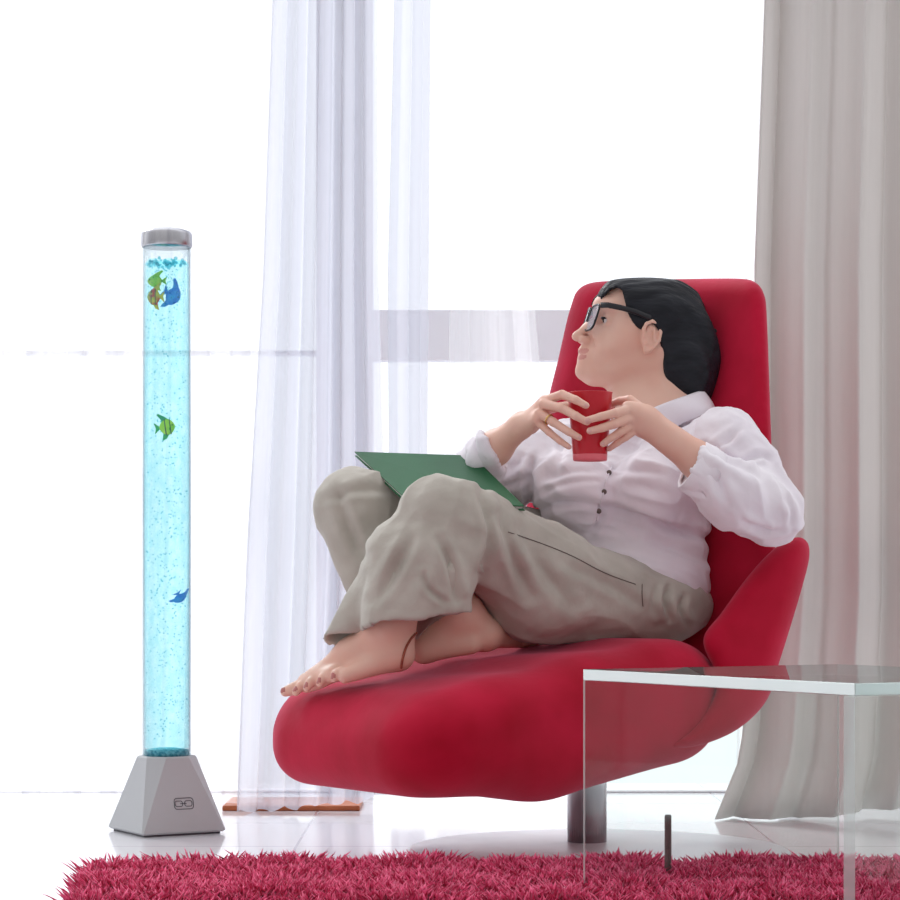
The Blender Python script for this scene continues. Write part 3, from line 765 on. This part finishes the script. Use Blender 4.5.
for i, g in enumerate(TOE):
    p = np.array(g[-1], float); t = W(*p)
    paint(t+np.array((-.004, -.004, .006 if i else .003)), (.008, .007, .006), 3)
body_o = fast_mesh('body', V, Q, [M['skin'], M['lips'], M['nail'], M['toenail']], person, mi)

# eyes and brows
for s in (-1, 1):
    mb = MB(); mb.ball(EYE[s], .0118, 20, 14)
    e = mb.build('eye', M['white_eye'], person)
    dirv = FWD*.98+UP*.05-LEFT*.04*s; dirv /= np.linalg.norm(dirv)
    mb = MB(); mb.ball(EYE[s]+dirv*.0058, .0073, 16, 10); mb.build('iris', M['iris'], e)
    mb = MB(); g = [HP(599.5+2.2*(t+1)**1.3, 310.5+1.3*t*t, (14.5+10*t)*s) for t in np.linspace(-1, 1, 9)]
    mb.tube(g, [.001, .002, .0026, .0028, .0028, .0026, .0022, .0016, .0008], 6); mb.build('eyebrow', M['hair'], person)
    mb = MB(); g = [EYE[s]+(FWD*math.cos(t)+LEFT*s*math.sin(t))*.0142+UP*(.0052*math.cos(t*1.1)-.0008) for t in np.linspace(-.95, .95, 11)]
    mb.tube(g, [.0008]+[.0019]*9+[.0008], 6); mb.build('eyelash', M['hair'], person)

# hair
Hf = Field(np.array(HC)-(.19, .16, .19), np.array(HC)+(.20, .17, .16), .003)
Hf.ell(HP(657, 326), (.121, .092, .101), rotp(18), .02)
Hf.ell(HP(624, 303), (.056, .064, .050), rotp(10), .02)
Hf.ell(HP(690, 352), (.075, .086, .098), rotp(5), .03)
Hf.ell(HP(680, 380), (.066, .096, .080), rotp(-10), .03)
for s in (-1, 1): Hf.ell(HP(676, 374, 26*s), (.055, .045, .078), rotp(-8), .02)
Hf.ell(HP(703, 352), (.050, .055, .060), rotp(0), .03)
OUT = spline([(595, 306), (598, 295), (603, 287), (612, 281), (640, 279), (668, 279.5), (684, 282), (697, 292), (706, 312), (713, 328), (720, 350), (720, 368), (714, 390), (704, 414), (690, 420), (680, 412), (672, 398), (664, 378), (661, 360), (660, 348), (660, 337), (655, 326), (648, 324), (641, 330), (634, 325), (629, 315), (626, 302), (621, 289), (612, 289), (604, 296), (599, 306)], 6)
def hair_cut(X_, Y_, Z_):
    return poly_sdf(CX+X_*F/Y_, HZ-(Z_-H)*F/Y_, OUT)*SH
Hf.op(hair_cut, Hf.lo, Hf.lo+Hf.h*Hf.n, 0, 'inter', 0)
V, Q = Hf.mesh(); V = relax(V, Q, 3); n_ = normals(V, Q)
q = V-HC; rad_ = np.stack([np.arctan2(q@UP, -(q@FWD))*.10, q@LEFT, np.linalg.norm(q, axis=1)*.2], 1)
V = V+n_*(.0035*nz(np.stack([rad_[:, 0]*.12, rad_[:, 1], rad_[:, 2]], 1), 95))[:, None]
hair = fast_mesh('hair', V, Q, M['hair'], person)
mb = MB(); hr = random.Random(5)
def lock(p, r0, n=6): mb.tube(p, [r0*(1-.70*i/(len(p)-1)) for i in range(len(p))], n)
for i in range(56):                                     # loose strands at the back of the head
    y0 = hr.uniform(322, 400); x0 = np.interp(y0, [322, 345, 372, 400], [716, 723, 724, 712]); lt = hr.uniform(-14, 16)
    dx, dy = hr.uniform(4, 14), hr.uniform(-9, 10)
    lock([HP(x0-14, y0-6, lt), HP(x0-3, y0-1, lt*.95), HP(x0+dx*.6, y0+dy*.4, lt*.9), HP(x0+dx, y0+dy, lt*.85)], hr.uniform(.0030, .0050))
for i in range(26):                                     # swept fringe over the forehead
    t = i/25; lt = -22+44*t
    lt = -26+34*t; lock([HP(636, 282.5, lt*.9), HP(618-3*t, 283.5, lt), HP(606.5, 288.5+1.5*hr.random(), lt*1.05), HP(599.5, 297+hr.uniform(-1, 2), lt*1.05), HP(597+hr.uniform(-1, 2), 304+hr.uniform(-2, 3), lt*1.05)], hr.uniform(.002, .0034))
mb.build('loose_strands', M['hair'], hair)['kind'] = 'stuff'

# glasses
gl = MB()
def gx(lat, y): return 591.5-.33*(y-308)+.0045*(abs(lat)-3)**2
def rim(s):
    pts = []
    for i in range(32):
        a = 2*PI*i/32; c_, s2 = math.cos(a), math.sin(a)
        lat = 15.5+12.5*np.sign(c_)*abs(c_)**.5; y = 320.5-12.5*np.sign(s2)*abs(s2)**.5
        pts.append(HP(gx(lat, y), y, lat*s))
    return pts
frame_pts = [rim(1), rim(-1)]
gl.tube(frame_pts[0], .0023, 8, True); gl.tube(frame_pts[1], .0023, 8, True)
gl.tube([HP(gx(3, 315), 315, 3), HP(gx(0, 314)-1.5, 314, 0), HP(gx(3, 315), 315, -3)], .0019, 8)
for s in (-1, 1):
    tp = [HP(gx(28, 309.5), 309.5, 28.5*s), HP(600, 310, 34*s), HP(612, 313, 39*s), HP(625, 317, 42.5*s), HP(640, 323, 43.5*s), HP(652, 334, 42*s)]
    V = []
    for q in tp:
        for du, dl in ((-2.7, -.7), (-2.7, .7), (2.7, .7), (2.7, -.7)): V.append(q+UP*(-du*SH)+LEFT*(dl*SH))
    gl.add(V, [(i*4+j, i*4+(j+1) % 4, i*4+4+(j+1) % 4, i*4+4+j) for i in range(5) for j in range(4)]+[(3, 2, 1, 0), (20, 21, 22, 23)])
glo = gl.build('glasses', M['black'], person); glo['label'] = 'black framed glasses'
for fp in frame_pts:
    q = np.array([tuple(p) for p in fp]); n_ = len(q); mb = MB()
    mb.add(list(q+FWD*.0008)+list(q-FWD*.0008), [tuple(range(n_)), tuple(range(n_, 2*n_))[::-1]]+[(i, (i+1) % n_, n_+(i+1) % n_, n_+i) for i in range(n_)])
    mb.build('lens', M['lens'], glo, False)

def crease(V, n_, sx, sy, lines):
    """press fold lines into cloth: (polyline in picture points, half width, depth in m)"""
    off = np.zeros(len(V)); fr_ = n_[:, 1] < .35
    for pts, w, dep in lines:
        P_ = spline(pts, 5, False); d2 = np.full(len(V), 1e9); tt = np.zeros(len(V)); L_ = len(P_)-1
        for i in range(L_):
            a, b = P_[i], P_[i+1]; e = b-a; t = np.clip(((sx-a[0])*e[0]+(sy-a[1])*e[1])/max(e@e, 1e-9), 0, 1)
            dd = (sx-a[0]-t*e[0])**2+(sy-a[1]-t*e[1])**2; m = dd < d2; d2[m] = dd[m]; tt[m] = (i+t[m])/L_
        d1 = np.sqrt(d2); env = np.sin(PI*np.clip(tt*.9+.05, 0, 1))**.6
        off += env*(-dep*np.exp(-(d1/w)**2)+dep*.55*np.exp(-((d1-2.1*w)/(1.2*w))**2))
    return V+n_*(off*fr_)[:, None]
# -------- trousers
Tf = Field((-.34, 4.22, .28), (.60, 5.0, .86), .0036)
def tc(a, b, r0, r1, k=.03): chain(Tf, a, b, r0, r1, k)
tc((655, 604, 4.70), (630, 590, 4.72), 38, 38)
Tf.ell(W(668, 606, 4.71), (.085, .09, .066), k=.03)
tc((660, 606, 4.66), (600, 596, 4.61), 36, 44); tc((600, 598, 4.61), (540, 583, 4.55), 44, 57); tc((540, 583, 4.55), (462, 524, 4.42), 57, 40)
tc((648, 575, 4.80), (360, 508, 4.64), 42, 36)
tc((358, 506, 4.63), (352, 506, 4.62), 35, 34); tc((352, 506, 4.62), (388, 600, 4.58), 33, 30); tc((337, 508, 4.61), (356, 595, 4.57), 17, 9)
tc((388, 560, 4.58), (445, 595, 4.56), 26, 26); tc((420, 590, 4.57), (432, 622, 4.57), 24, 18)
# left leg cloth hanging from the knee to the wide hem
tc((446, 520, 4.41), (450, 550, 4.40), 40, 36, .02)
tc((440, 512, 4.40), (402, 660, 4.37), 32, 34, .03); tc((428, 508, 4.41), (324, 662, 4.42), 26, 14, .03)
tc((450, 535, 4.40), (447, 575, 4.37), 36, 26, .03); tc((447, 575, 4.37), (462, 650, 4.35), 24, 12, .02); tc((405, 560, 4.39), (384, 660, 4.34), 36, 26, .03)
tc((405, 560, 4.41), (390, 660, 4.46), 34, 26, .03); tc((430, 560, 4.37), (425, 660, 4.34), 30, 20, .03)
ins_ = Tf.a.copy()
# hollow the leg ends: what lies deeper than 6 mm inside is taken out near the hem
X_, Y_, Z_ = Tf.pts(np.zeros(3, int), Tf.n)
h0 = W(325, 632, 4.40); h1 = W(463, 613, 4.40); hd = h1-h0; hn = np.array((hd[2], 0, -hd[0])); hn /= np.linalg.norm(hn)
if hn[2] > 0: hn = -hn
dist = (X_-h0[0])*hn[0]+(Z_-h0[2])*hn[2]-np.clip(Y_-4.38, 0, .2)*.40
wave = .003*np.sin(X_*50+1)+.003*np.sin(Y_*60+1)
legmask = (X_ < .06) & (Y_ < 4.53)
near = np.where((dist > -.085) & legmask, -(ins_+.007), -1).astype(np.float32)
Tf.a = np.maximum(Tf.a, near)
Tf.a = np.where(X_+0*Y_+0*Z_ < .07, np.maximum(Tf.a, np.where(Y_ < 4.55, dist+wave, -1).astype(np.float32)), Tf.a).astype(np.float32)
V, Q = Tf.mesh(); V = relax(V, Q, 2); n_ = normals(V, Q)
sx = CX+V[:, 0]*F/V[:, 1]; sy = HZ-(V[:, 2]-H)*F/V[:, 1]
ax1 = np.array((.35, .2, .92)); ax1 /= np.linalg.norm(ax1)
ax2 = np.array((-.93, -.3, .25)); ax2 /= np.linalg.norm(ax2)
wl = np.clip((490-sx)/40, 0, 1)
def aniso(V, ax, st): return V-np.outer(V@ax, ax)*st
w1 = nz(aniso(V, ax1, .82), 17, 1.0); w2 = nz(aniso(V, ax2, .82), 15, 4.0); w4 = nz(V, 42, 9.0)
ridge = lambda w: 1-2*np.abs(w)
V = V+n_*((.0058*ridge(w1)-.0022)*wl+(.0065*ridge(w2)-.002)*(1-wl)+.0018*w4)[:, None]
V = crease(V, n_, sx, sy, [([(480, 490), (488, 515), (489, 545), (478, 578)], 4, .011), ([(440, 540), (452, 570), (456, 604)], 4, .010), ([(412, 540), (392, 575), (372, 606)], 5, .009),
    ([(425, 575), (430, 590), (448, 604)], 3, .006), ([(498, 515), (515, 560), (532, 602)], 5, .009), ([(520, 530), (545, 570), (575, 612)], 6, .006), ([(338, 492), (350, 530), (366, 560)], 5, .008), ([(325, 500), (360, 490), (395, 492)], 4, .006),
    ([(668, 588), (664, 602), (672, 622)], 3, .010), ([(684, 596), (680, 610), (690, 628)], 3, .009), ([(655, 590), (652, 604), (656, 615)], 3, .005), ([(560, 560), (610, 585), (650, 612)], 5, .005)])
tro = fast_mesh('trousers', V, Q, M['trousers'], person)
# waist seam and pocket line
from mathutils.bvhtree import BVHTree
tb = BVHTree.FromPolygons([tuple(v) for v in V], [tuple(q) for q in Q])
def on_surface(tree, pts, lift=.0006):
    out = []
    cam = Vector((0, 0, H))
    for px, py in pts:
        dv = (VW(px, py, 1.0)-cam).normalized(); hit = tree.ray_cast(cam, dv)
        if hit[0] is not None: out.append(hit[0]+hit[1]*lift)
    return out
mb = MB()
for seam in ([(508, 532), (540, 543), (572, 556), (605, 573), (640, 586)], [(642, 584), (642, 596), (643, 608)]):
    p = on_surface(tb, spline(seam, 5, False))
    if len(p) > 3: mb.tube(p, .0009, 6)
mb.build('pocket_seam', M['button'], tro)

# -------- shirt
Sf = Field((.0, 4.36, .42), (.72, 5.0, .92), .0036)
def sc_(a, b, r0, r1, k=.03): chain(Sf, a, b, r0, r1, k)
tilt_ = np.array(Matrix.Rotation(math.radians(-22), 3, 'Y'))
Sf.ell(W(648, 478, 4.77), (.150, .098, .135), tilt_, .03)
Sf.ell(W(628, 545, 4.73), (.160, .096, .118), tilt_, .05)
Sf.ell(W(652, 585, 4.715), (.112, .108, .085), None, .05)
sc_((572, 488, 4.70), (580, 492, 4.675), 40, 37, .04); sc_((656, 486, 4.68), (652, 490, 4.655), 40, 37, .04)
sc_((690, 466, 4.70), (724, 444, 4.61), 34, 33)
sc_((724, 442, 4.61), (740, 462, 4.575), 32, 33, .02); sc_((740, 462, 4.575), (771, 512, 4.51), 33, 31, .02)
sc_((771, 513, 4.51), (735, 496, 4.465), 31, 33, .015); sc_((735, 496, 4.465), (690, 463, 4.455), 33, 24, .015)
sc_((600, 455, 4.80), (566, 458, 4.82), 42, 34); sc_((566, 458, 4.82), (535, 468, 4.76), 34, 33, .02); sc_((535, 468, 4.78), (470, 484, 4.74), 33, 25, .02)
sc_((468, 482, 4.735), (497, 444, 4.575), 25, 21, .015)
solid = Sf.a.copy()
X_, Y_, Z_ = Sf.pts(np.zeros(3, int), Sf.n)
# open cuffs
def cutplane(p, q, ctr, dirv, rad):
    """trim a sleeve end: plane through the picture line p-q at ctr's distance"""
    a = W(p[0], p[1], ctr[2]); b = W(q[0], q[1], ctr[2]); t = b-a; n_ = np.array((-t[2], 0, t[0])); n_ /= np.linalg.norm(n_)
    dv = np.array(dirv)
    if n_@dv < 0: n_ = -n_
    c = (a+b)/2
    ds = (X_-c[0])*n_[0]+(Z_-c[2])*n_[2]+0*Y_
    r2 = (X_-c[0])**2+(Y_-c[1])**2+(Z_-c[2])**2
    m = r2 < rad*rad
    Sf.a = np.where(m & (ds > -.05), np.maximum(Sf.a, -(solid+.006)), Sf.a)
    Sf.a = np.where(m, np.maximum(Sf.a, ds), Sf.a).astype(np.float32)
cutplane((702, 444), (683, 487), (692, 465, 4.455), (-1, 0, .4), .078)
cutplane((484, 436), (497, 459), (490, 448, 4.58), (1, 0, .4), .070)
# neck opening and hem
nk0, nk1 = W(676, 452, 4.80), W(650, 385, 4.80)
Sf.cone(nk0, nk1, .082, .090, 0, 'cut')
Sf.cone(W(628, 440, 4.68), W(612, 466, 4.655), .030, .012, 0, 'cut')
p0 = W(516, 514, 4.7); p1 = W(706, 612, 4.7); t = p1-p0; n_ = np.array((-t[2], 0, t[0])); n_ /= np.linalg.norm(n_)
if n_[2] > 0: n_ = -n_
hem_d = (X_-p0[0])*n_[0]+(Z_-p0[2])*n_[2]+0*Y_+.006*np.sin(X_*40)
msk = (X_ > .12) | (Z_+0*X_ > 9)
Sf.a = np.where(msk, np.maximum(Sf.a, hem_d), Sf.a).astype(np.float32)
V, Q = Sf.mesh(); V = relax(V, Q, 2); n_ = normals(V, Q)
sx = CX+V[:, 0]*F/V[:, 1]; sy = HZ-(V[:, 2]-H)*F/V[:, 1]
axs = np.array((.95, 0, -.30)); axs /= np.linalg.norm(axs)
axl = np.array((.55, -.3, -.78)); axl /= np.linalg.norm(axl)
wl = np.clip((sx-690)/25, 0, 1)
w1 = nz(aniso(V, axs, .85), 22, 2.0); w2 = nz(aniso(V, axl, .55), 26, 6.0); w4 = nz(V, 60, 3.0)
V = V+n_*((.0085*ridge(w1)-.003)*(1-wl)+(.0062*ridge(w2)-.002)*wl+.0012*w4)[:, None]
V = crease(V, n_, sx, sy, [([(533, 458), (530, 482), (531, 512)], 4, .012), ([(536, 512), (560, 502), (588, 503), (604, 508)], 4, .010), ([(604, 505), (640, 516), (680, 530), (716, 541)], 4, .011),
    ([(590, 532), (600, 520), (604, 508)], 3, .008), ([(548, 478), (575, 473), (600, 474)], 4, .006), ([(548, 490), (575, 482), (604, 482)], 3, .005), ([(610, 474), (640, 470), (665, 474)], 4, .005), ([(650, 540), (680, 552), (708, 562)], 4, .007),
    ([(706, 446), (735, 464), (762, 478)], 4, .009), ([(712, 452), (730, 438), (742, 428)], 3, .007), ([(744, 462), (762, 456), (772, 462)], 3, .007), ([(715, 470), (722, 490), (730, 508)], 4, .007), ([(742, 520), (764, 530), (785, 530)], 3, .007), ([(788, 500), (792, 515), (790, 530)], 3, .006),
    ([(508, 470), (520, 462), (528, 446)], 4, .008), ([(500, 488), (515, 482), (528, 476)], 3, .006), ([(560, 440), (562, 455), (556, 468)], 4, .007)])
shirt = fast_mesh('shirt', V, Q, M['shirt'], person)
sb = BVHTree.FromPolygons([tuple(v) for v in V], [tuple(q) for q in Q])
# placket edge and buttons down the front
pl = on_surface(sb, spline([(612, 466), (606, 480), (603, 493), (599, 507), (596, 522)], 6, False), .0012)
mb = MB(); mb.tube(pl, .0018, 6); mb.build('placket', M['shirt'], shirt)
for px, py in ((608.5, 473), (603.5, 492), (598, 511)):
    q = on_surface(sb, [(px, py)], .002)
    if q:
        mb = MB(); mb.ball(q[0], .0052, 14, 8, (1, .5, 1)); mb.build('button', M['button'], shirt)
# collar: standing band folded outwards, open at the throat
ax_ = nk1-nk0; ax_ = ax_/np.linalg.norm(ax_)
fr = np.array((-.80, -.55, -.25)); fr = fr-ax_*(fr@ax_); fr /= np.linalg.norm(fr); sd = np.cross(ax_, fr)
cc = W(662, 424, 4.79); V = []; nu, prof = 60, [(.081, -.024), (.084, .0), (.087, .022), (.091, .032), (.098, .028), (.106, .006), (.113, -.016)]
for i in range(nu+1):
    a = math.radians(38+(322-38)*i/nu); tp = 1+.35*max(0, 1-min(i, nu-i)/7)
    for r, z in prof:
        rr = r+.004*math.sin(a*5+z*60)
        V.append(cc+(fr*math.cos(a)+sd*math.sin(a))*rr+ax_*(z*(1.0)-(.012*(tp-1)/.35 if z < .03 and r > .1 else 0)))
k = len(prof)
col = mesh_part('collar', V, [(i*k+j, (i+1)*k+j, (i+1)*k+j+1, i*k+j+1) for i in range(nu) for j in range(k-1)], M['shirt'], shirt)
so = col.modifiers.new('solid', 'SOLIDIFY'); so.thickness = .003; so.offset = 0
# turned-back cuff on her left sleeve, cuff on the right
def cuff(ctr, ax, r, w_, depth_sc=1.0):
    ax = np.array(ax, float); ax /= np.linalg.norm(ax); u = np.cross(ax, (0, 1, 0)); u /= np.linalg.norm(u); v = np.cross(ax, u)
    V = []; n = 48
    for r2, z in ((r-.003, .004), (r, -.001), (r+.002, .0), (r+.004, w_*.5), (r+.004, w_), (r-.002, w_+.002)):
        for i in range(n):
            a = 2*PI*i/n; q = r2+.0022*math.sin(3*a+z*80)+.0012*math.sin(7*a+z*120)
            V.append(np.array(ctr)+(u*math.cos(a)+v*math.sin(a)*depth_sc)*q+ax*z)
    o = mesh_part('cuff', V, [(j*n+i, j*n+(i+1) % n, (j+1)*n+(i+1) % n, (j+1)*n+i) for j in range(5) for i in range(n)], M['shirt'], shirt)
    s_o = o.modifiers.new('solid', 'SOLIDIFY'); s_o.thickness = .002; s_o.offset = 0
a = W(692, 465, 4.455); b = W(735, 492, 4.468); cuff(a, b-a, .0455, .045)
a = W(490.5, 447.5, 4.585); b = W(474, 470, 4.64); cuff(a, b-a, .0300, .040, 1.15)

# ring and anklet
a, b = W(*RH[2][0]), W(*RH[2][1]); c_ = a*.28+b*.72; ax = (b-a)/np.linalg.norm(b-a); u = np.cross(ax, (0, 0, 1)); u /= np.linalg.norm(u); v = np.cross(ax, u)
mb = MB(); mb.tube([c_+(u*math.cos(t)+v*math.sin(t))*.0096 for t in np.linspace(0, 2*PI, 25)[:-1]], .0015, 8, True); mb.build('ring', M['gold'], person)
bb = BVHTree.FromPolygons([tuple(v.co) for v in body_o.data.vertices], [tuple(q.vertices) for q in body_o.data.polygons])
mb = MB()
for q in on_surface(bb, spline([(419, 630), (412, 637), (407, 645), (404, 653), (402, 661), (401, 668)], 6, False), .001): mb.ball(q, .0026, 8, 6)
mb.build('anklet', M['bead'], person)

# ================================================================== RED CUP, GREEN BOOK
c0 = W(590, 461, CUPD); zt = W(590, 392.5, CUPD)[2]-c0[2]
r0, r1 = R_(16.8, CUPD), R_(22.5, CUPD)
cup = thing('cup', 'red plastic tumbler held up in both hands of the woman', 'cup', tuple(c0))
mb = MB(); rr = lambda z: r0+(r1-r0)*z/zt
mb.lathe(c0, [(1e-7, .004), (r0-.006, .004), (r0-.001, .003), (r0, .006)]+[(rr(z), z) for z in np.linspace(.012, zt-.002, 10)]+[(r1+.0004, zt), (r1-.0018, zt+.0005), (r1-.003, zt-.002)]+[(rr(z)-.0028, z) for z in np.linspace(zt-.006, .012, 8)]+[(1e-7, .010)], 56)
mb.build('cup_wall', M['cup'], cup)
mb = MB(); mb.lathe(c0, [(1e-7, .0035), (r0-.008, .0035), (r0-.006, .0), (r0-.0012, .0), (r0+.0005, .002), (r0+.0012, .012), (r0+.0004, .0128), (r0-.003, .012)], 56); mb.build('foot_ring', M['cup_foot'], cup)

P1, P2, P4 = W(355, 456.5, 4.70), W(473, 460.5, 4.63), W(411, 508, 4.50)
P3 = P2+P4-P1
P3 = P3+(W(525, 511, P3[1])-P3)
bk = thing('book', 'thin green covered book lying tilted on the raised knees', 'book', tuple((P1+P3)/2))
n_ = np.cross(P2-P1, P4-P1); n_ /= np.linalg.norm(n_)
if n_[2] < 0: n_ = -n_
def plate(name, o0, o1, ins, m):
    c = (P1+P2+P3+P4)/4; V = []
    for o in (o0, o1):
        for p in (P1, P2, P3, P4): V.append(p+(c-p)*ins+n_*o)
    ob = mesh_part(name, V, [(3, 2, 1, 0), (4, 5, 6, 7)]+[(i, (i+1) % 4, 4+(i+1) % 4, 4+i) for i in range(4)], m, bk, False)
    bv = ob.modifiers.new('bevel', 'BEVEL'); bv.width = .0008; bv.segments = 2
plate('cover', 0, .003, 0, M['green']); plate('pages', .003, .009, .025, M['paper']); plate('cover', .009, .0115, 0, M['green'])

# ================================================================== CAMERA AND LIGHT
cam = bpy.data.cameras.new('camera'); co_ = bpy.data.objects.new('camera', cam); C.objects.link(co_)
cam.sensor_width = 36; cam.lens = F/900*36; cam.shift_y = (HZ-450)/900
co_.location = (0, 0, H); co_.rotation_euler = (PI/2, 0, 0); cam.clip_start = .05
bpy.context.scene.camera = co_

wd = bpy.data.worlds.new('daylight'); bpy.context.scene.world = wd; wd.use_nodes = True
nt = wd.node_tree; nt.nodes.clear()
out = N(nt, 'ShaderNodeOutputWorld'); bg = N(nt, 'ShaderNodeBackground', Strength=1.0)
tc_ = N(nt, 'ShaderNodeTexCoord'); sp = N(nt, 'ShaderNodeSeparateXYZ'); nt.links.new(tc_.outputs['Generated'], sp.inputs[0])
mr = N(nt, 'ShaderNodeMapRange'); mr.inputs[1].default_value = -.5; mr.inputs[2].default_value = .6
mr.interpolation_type = 'SMOOTHSTEP'; nt.links.new(sp.outputs['Y'], mr.inputs[0])
cr = N(nt, 'ShaderNodeValToRGB')
cr.color_ramp.elements[0].color = (.56, .555, .565, 1); cr.color_ramp.elements[1].color = (1.30, 1.32, 1.37, 1)
nt.links.new(mr.outputs[0], cr.inputs[0]); nt.links.new(cr.outputs[0], bg.inputs[0])
mz = N(nt, 'ShaderNodeMapRange'); mz.inputs[1].default_value = -.3; mz.inputs[2].default_value = 1.0; mz.inputs[3].default_value = .78; mz.inputs[4].default_value = 1.5
nt.links.new(sp.outputs['Z'], mz.inputs[0]); nt.links.new(mz.outputs[0], bg.inputs['Strength'])
nt.links.new(bg.outputs[0], out.inputs[0])
sun = bpy.data.lights.new('sun', 'SUN'); sun.energy = 2.6; sun.angle = math.radians(12); sun.color = (1, .98, .95)
so_ = bpy.data.objects.new('sun', sun); C.objects.link(so_)
so_.rotation_euler = Vector((.45, -.75, -.62)).to_track_quat('-Z', 'Y').to_euler()

sc = bpy.context.scene
sc.view_settings.view_transform = 'Standard'; sc.view_settings.look = 'None'; sc.view_settings.gamma = 1.0
sc.view_settings.use_curve_mapping = False; sc.view_settings.exposure = 0.0
sc.cycles.max_bounces = 10; sc.cycles.transparent_max_bounces = 24
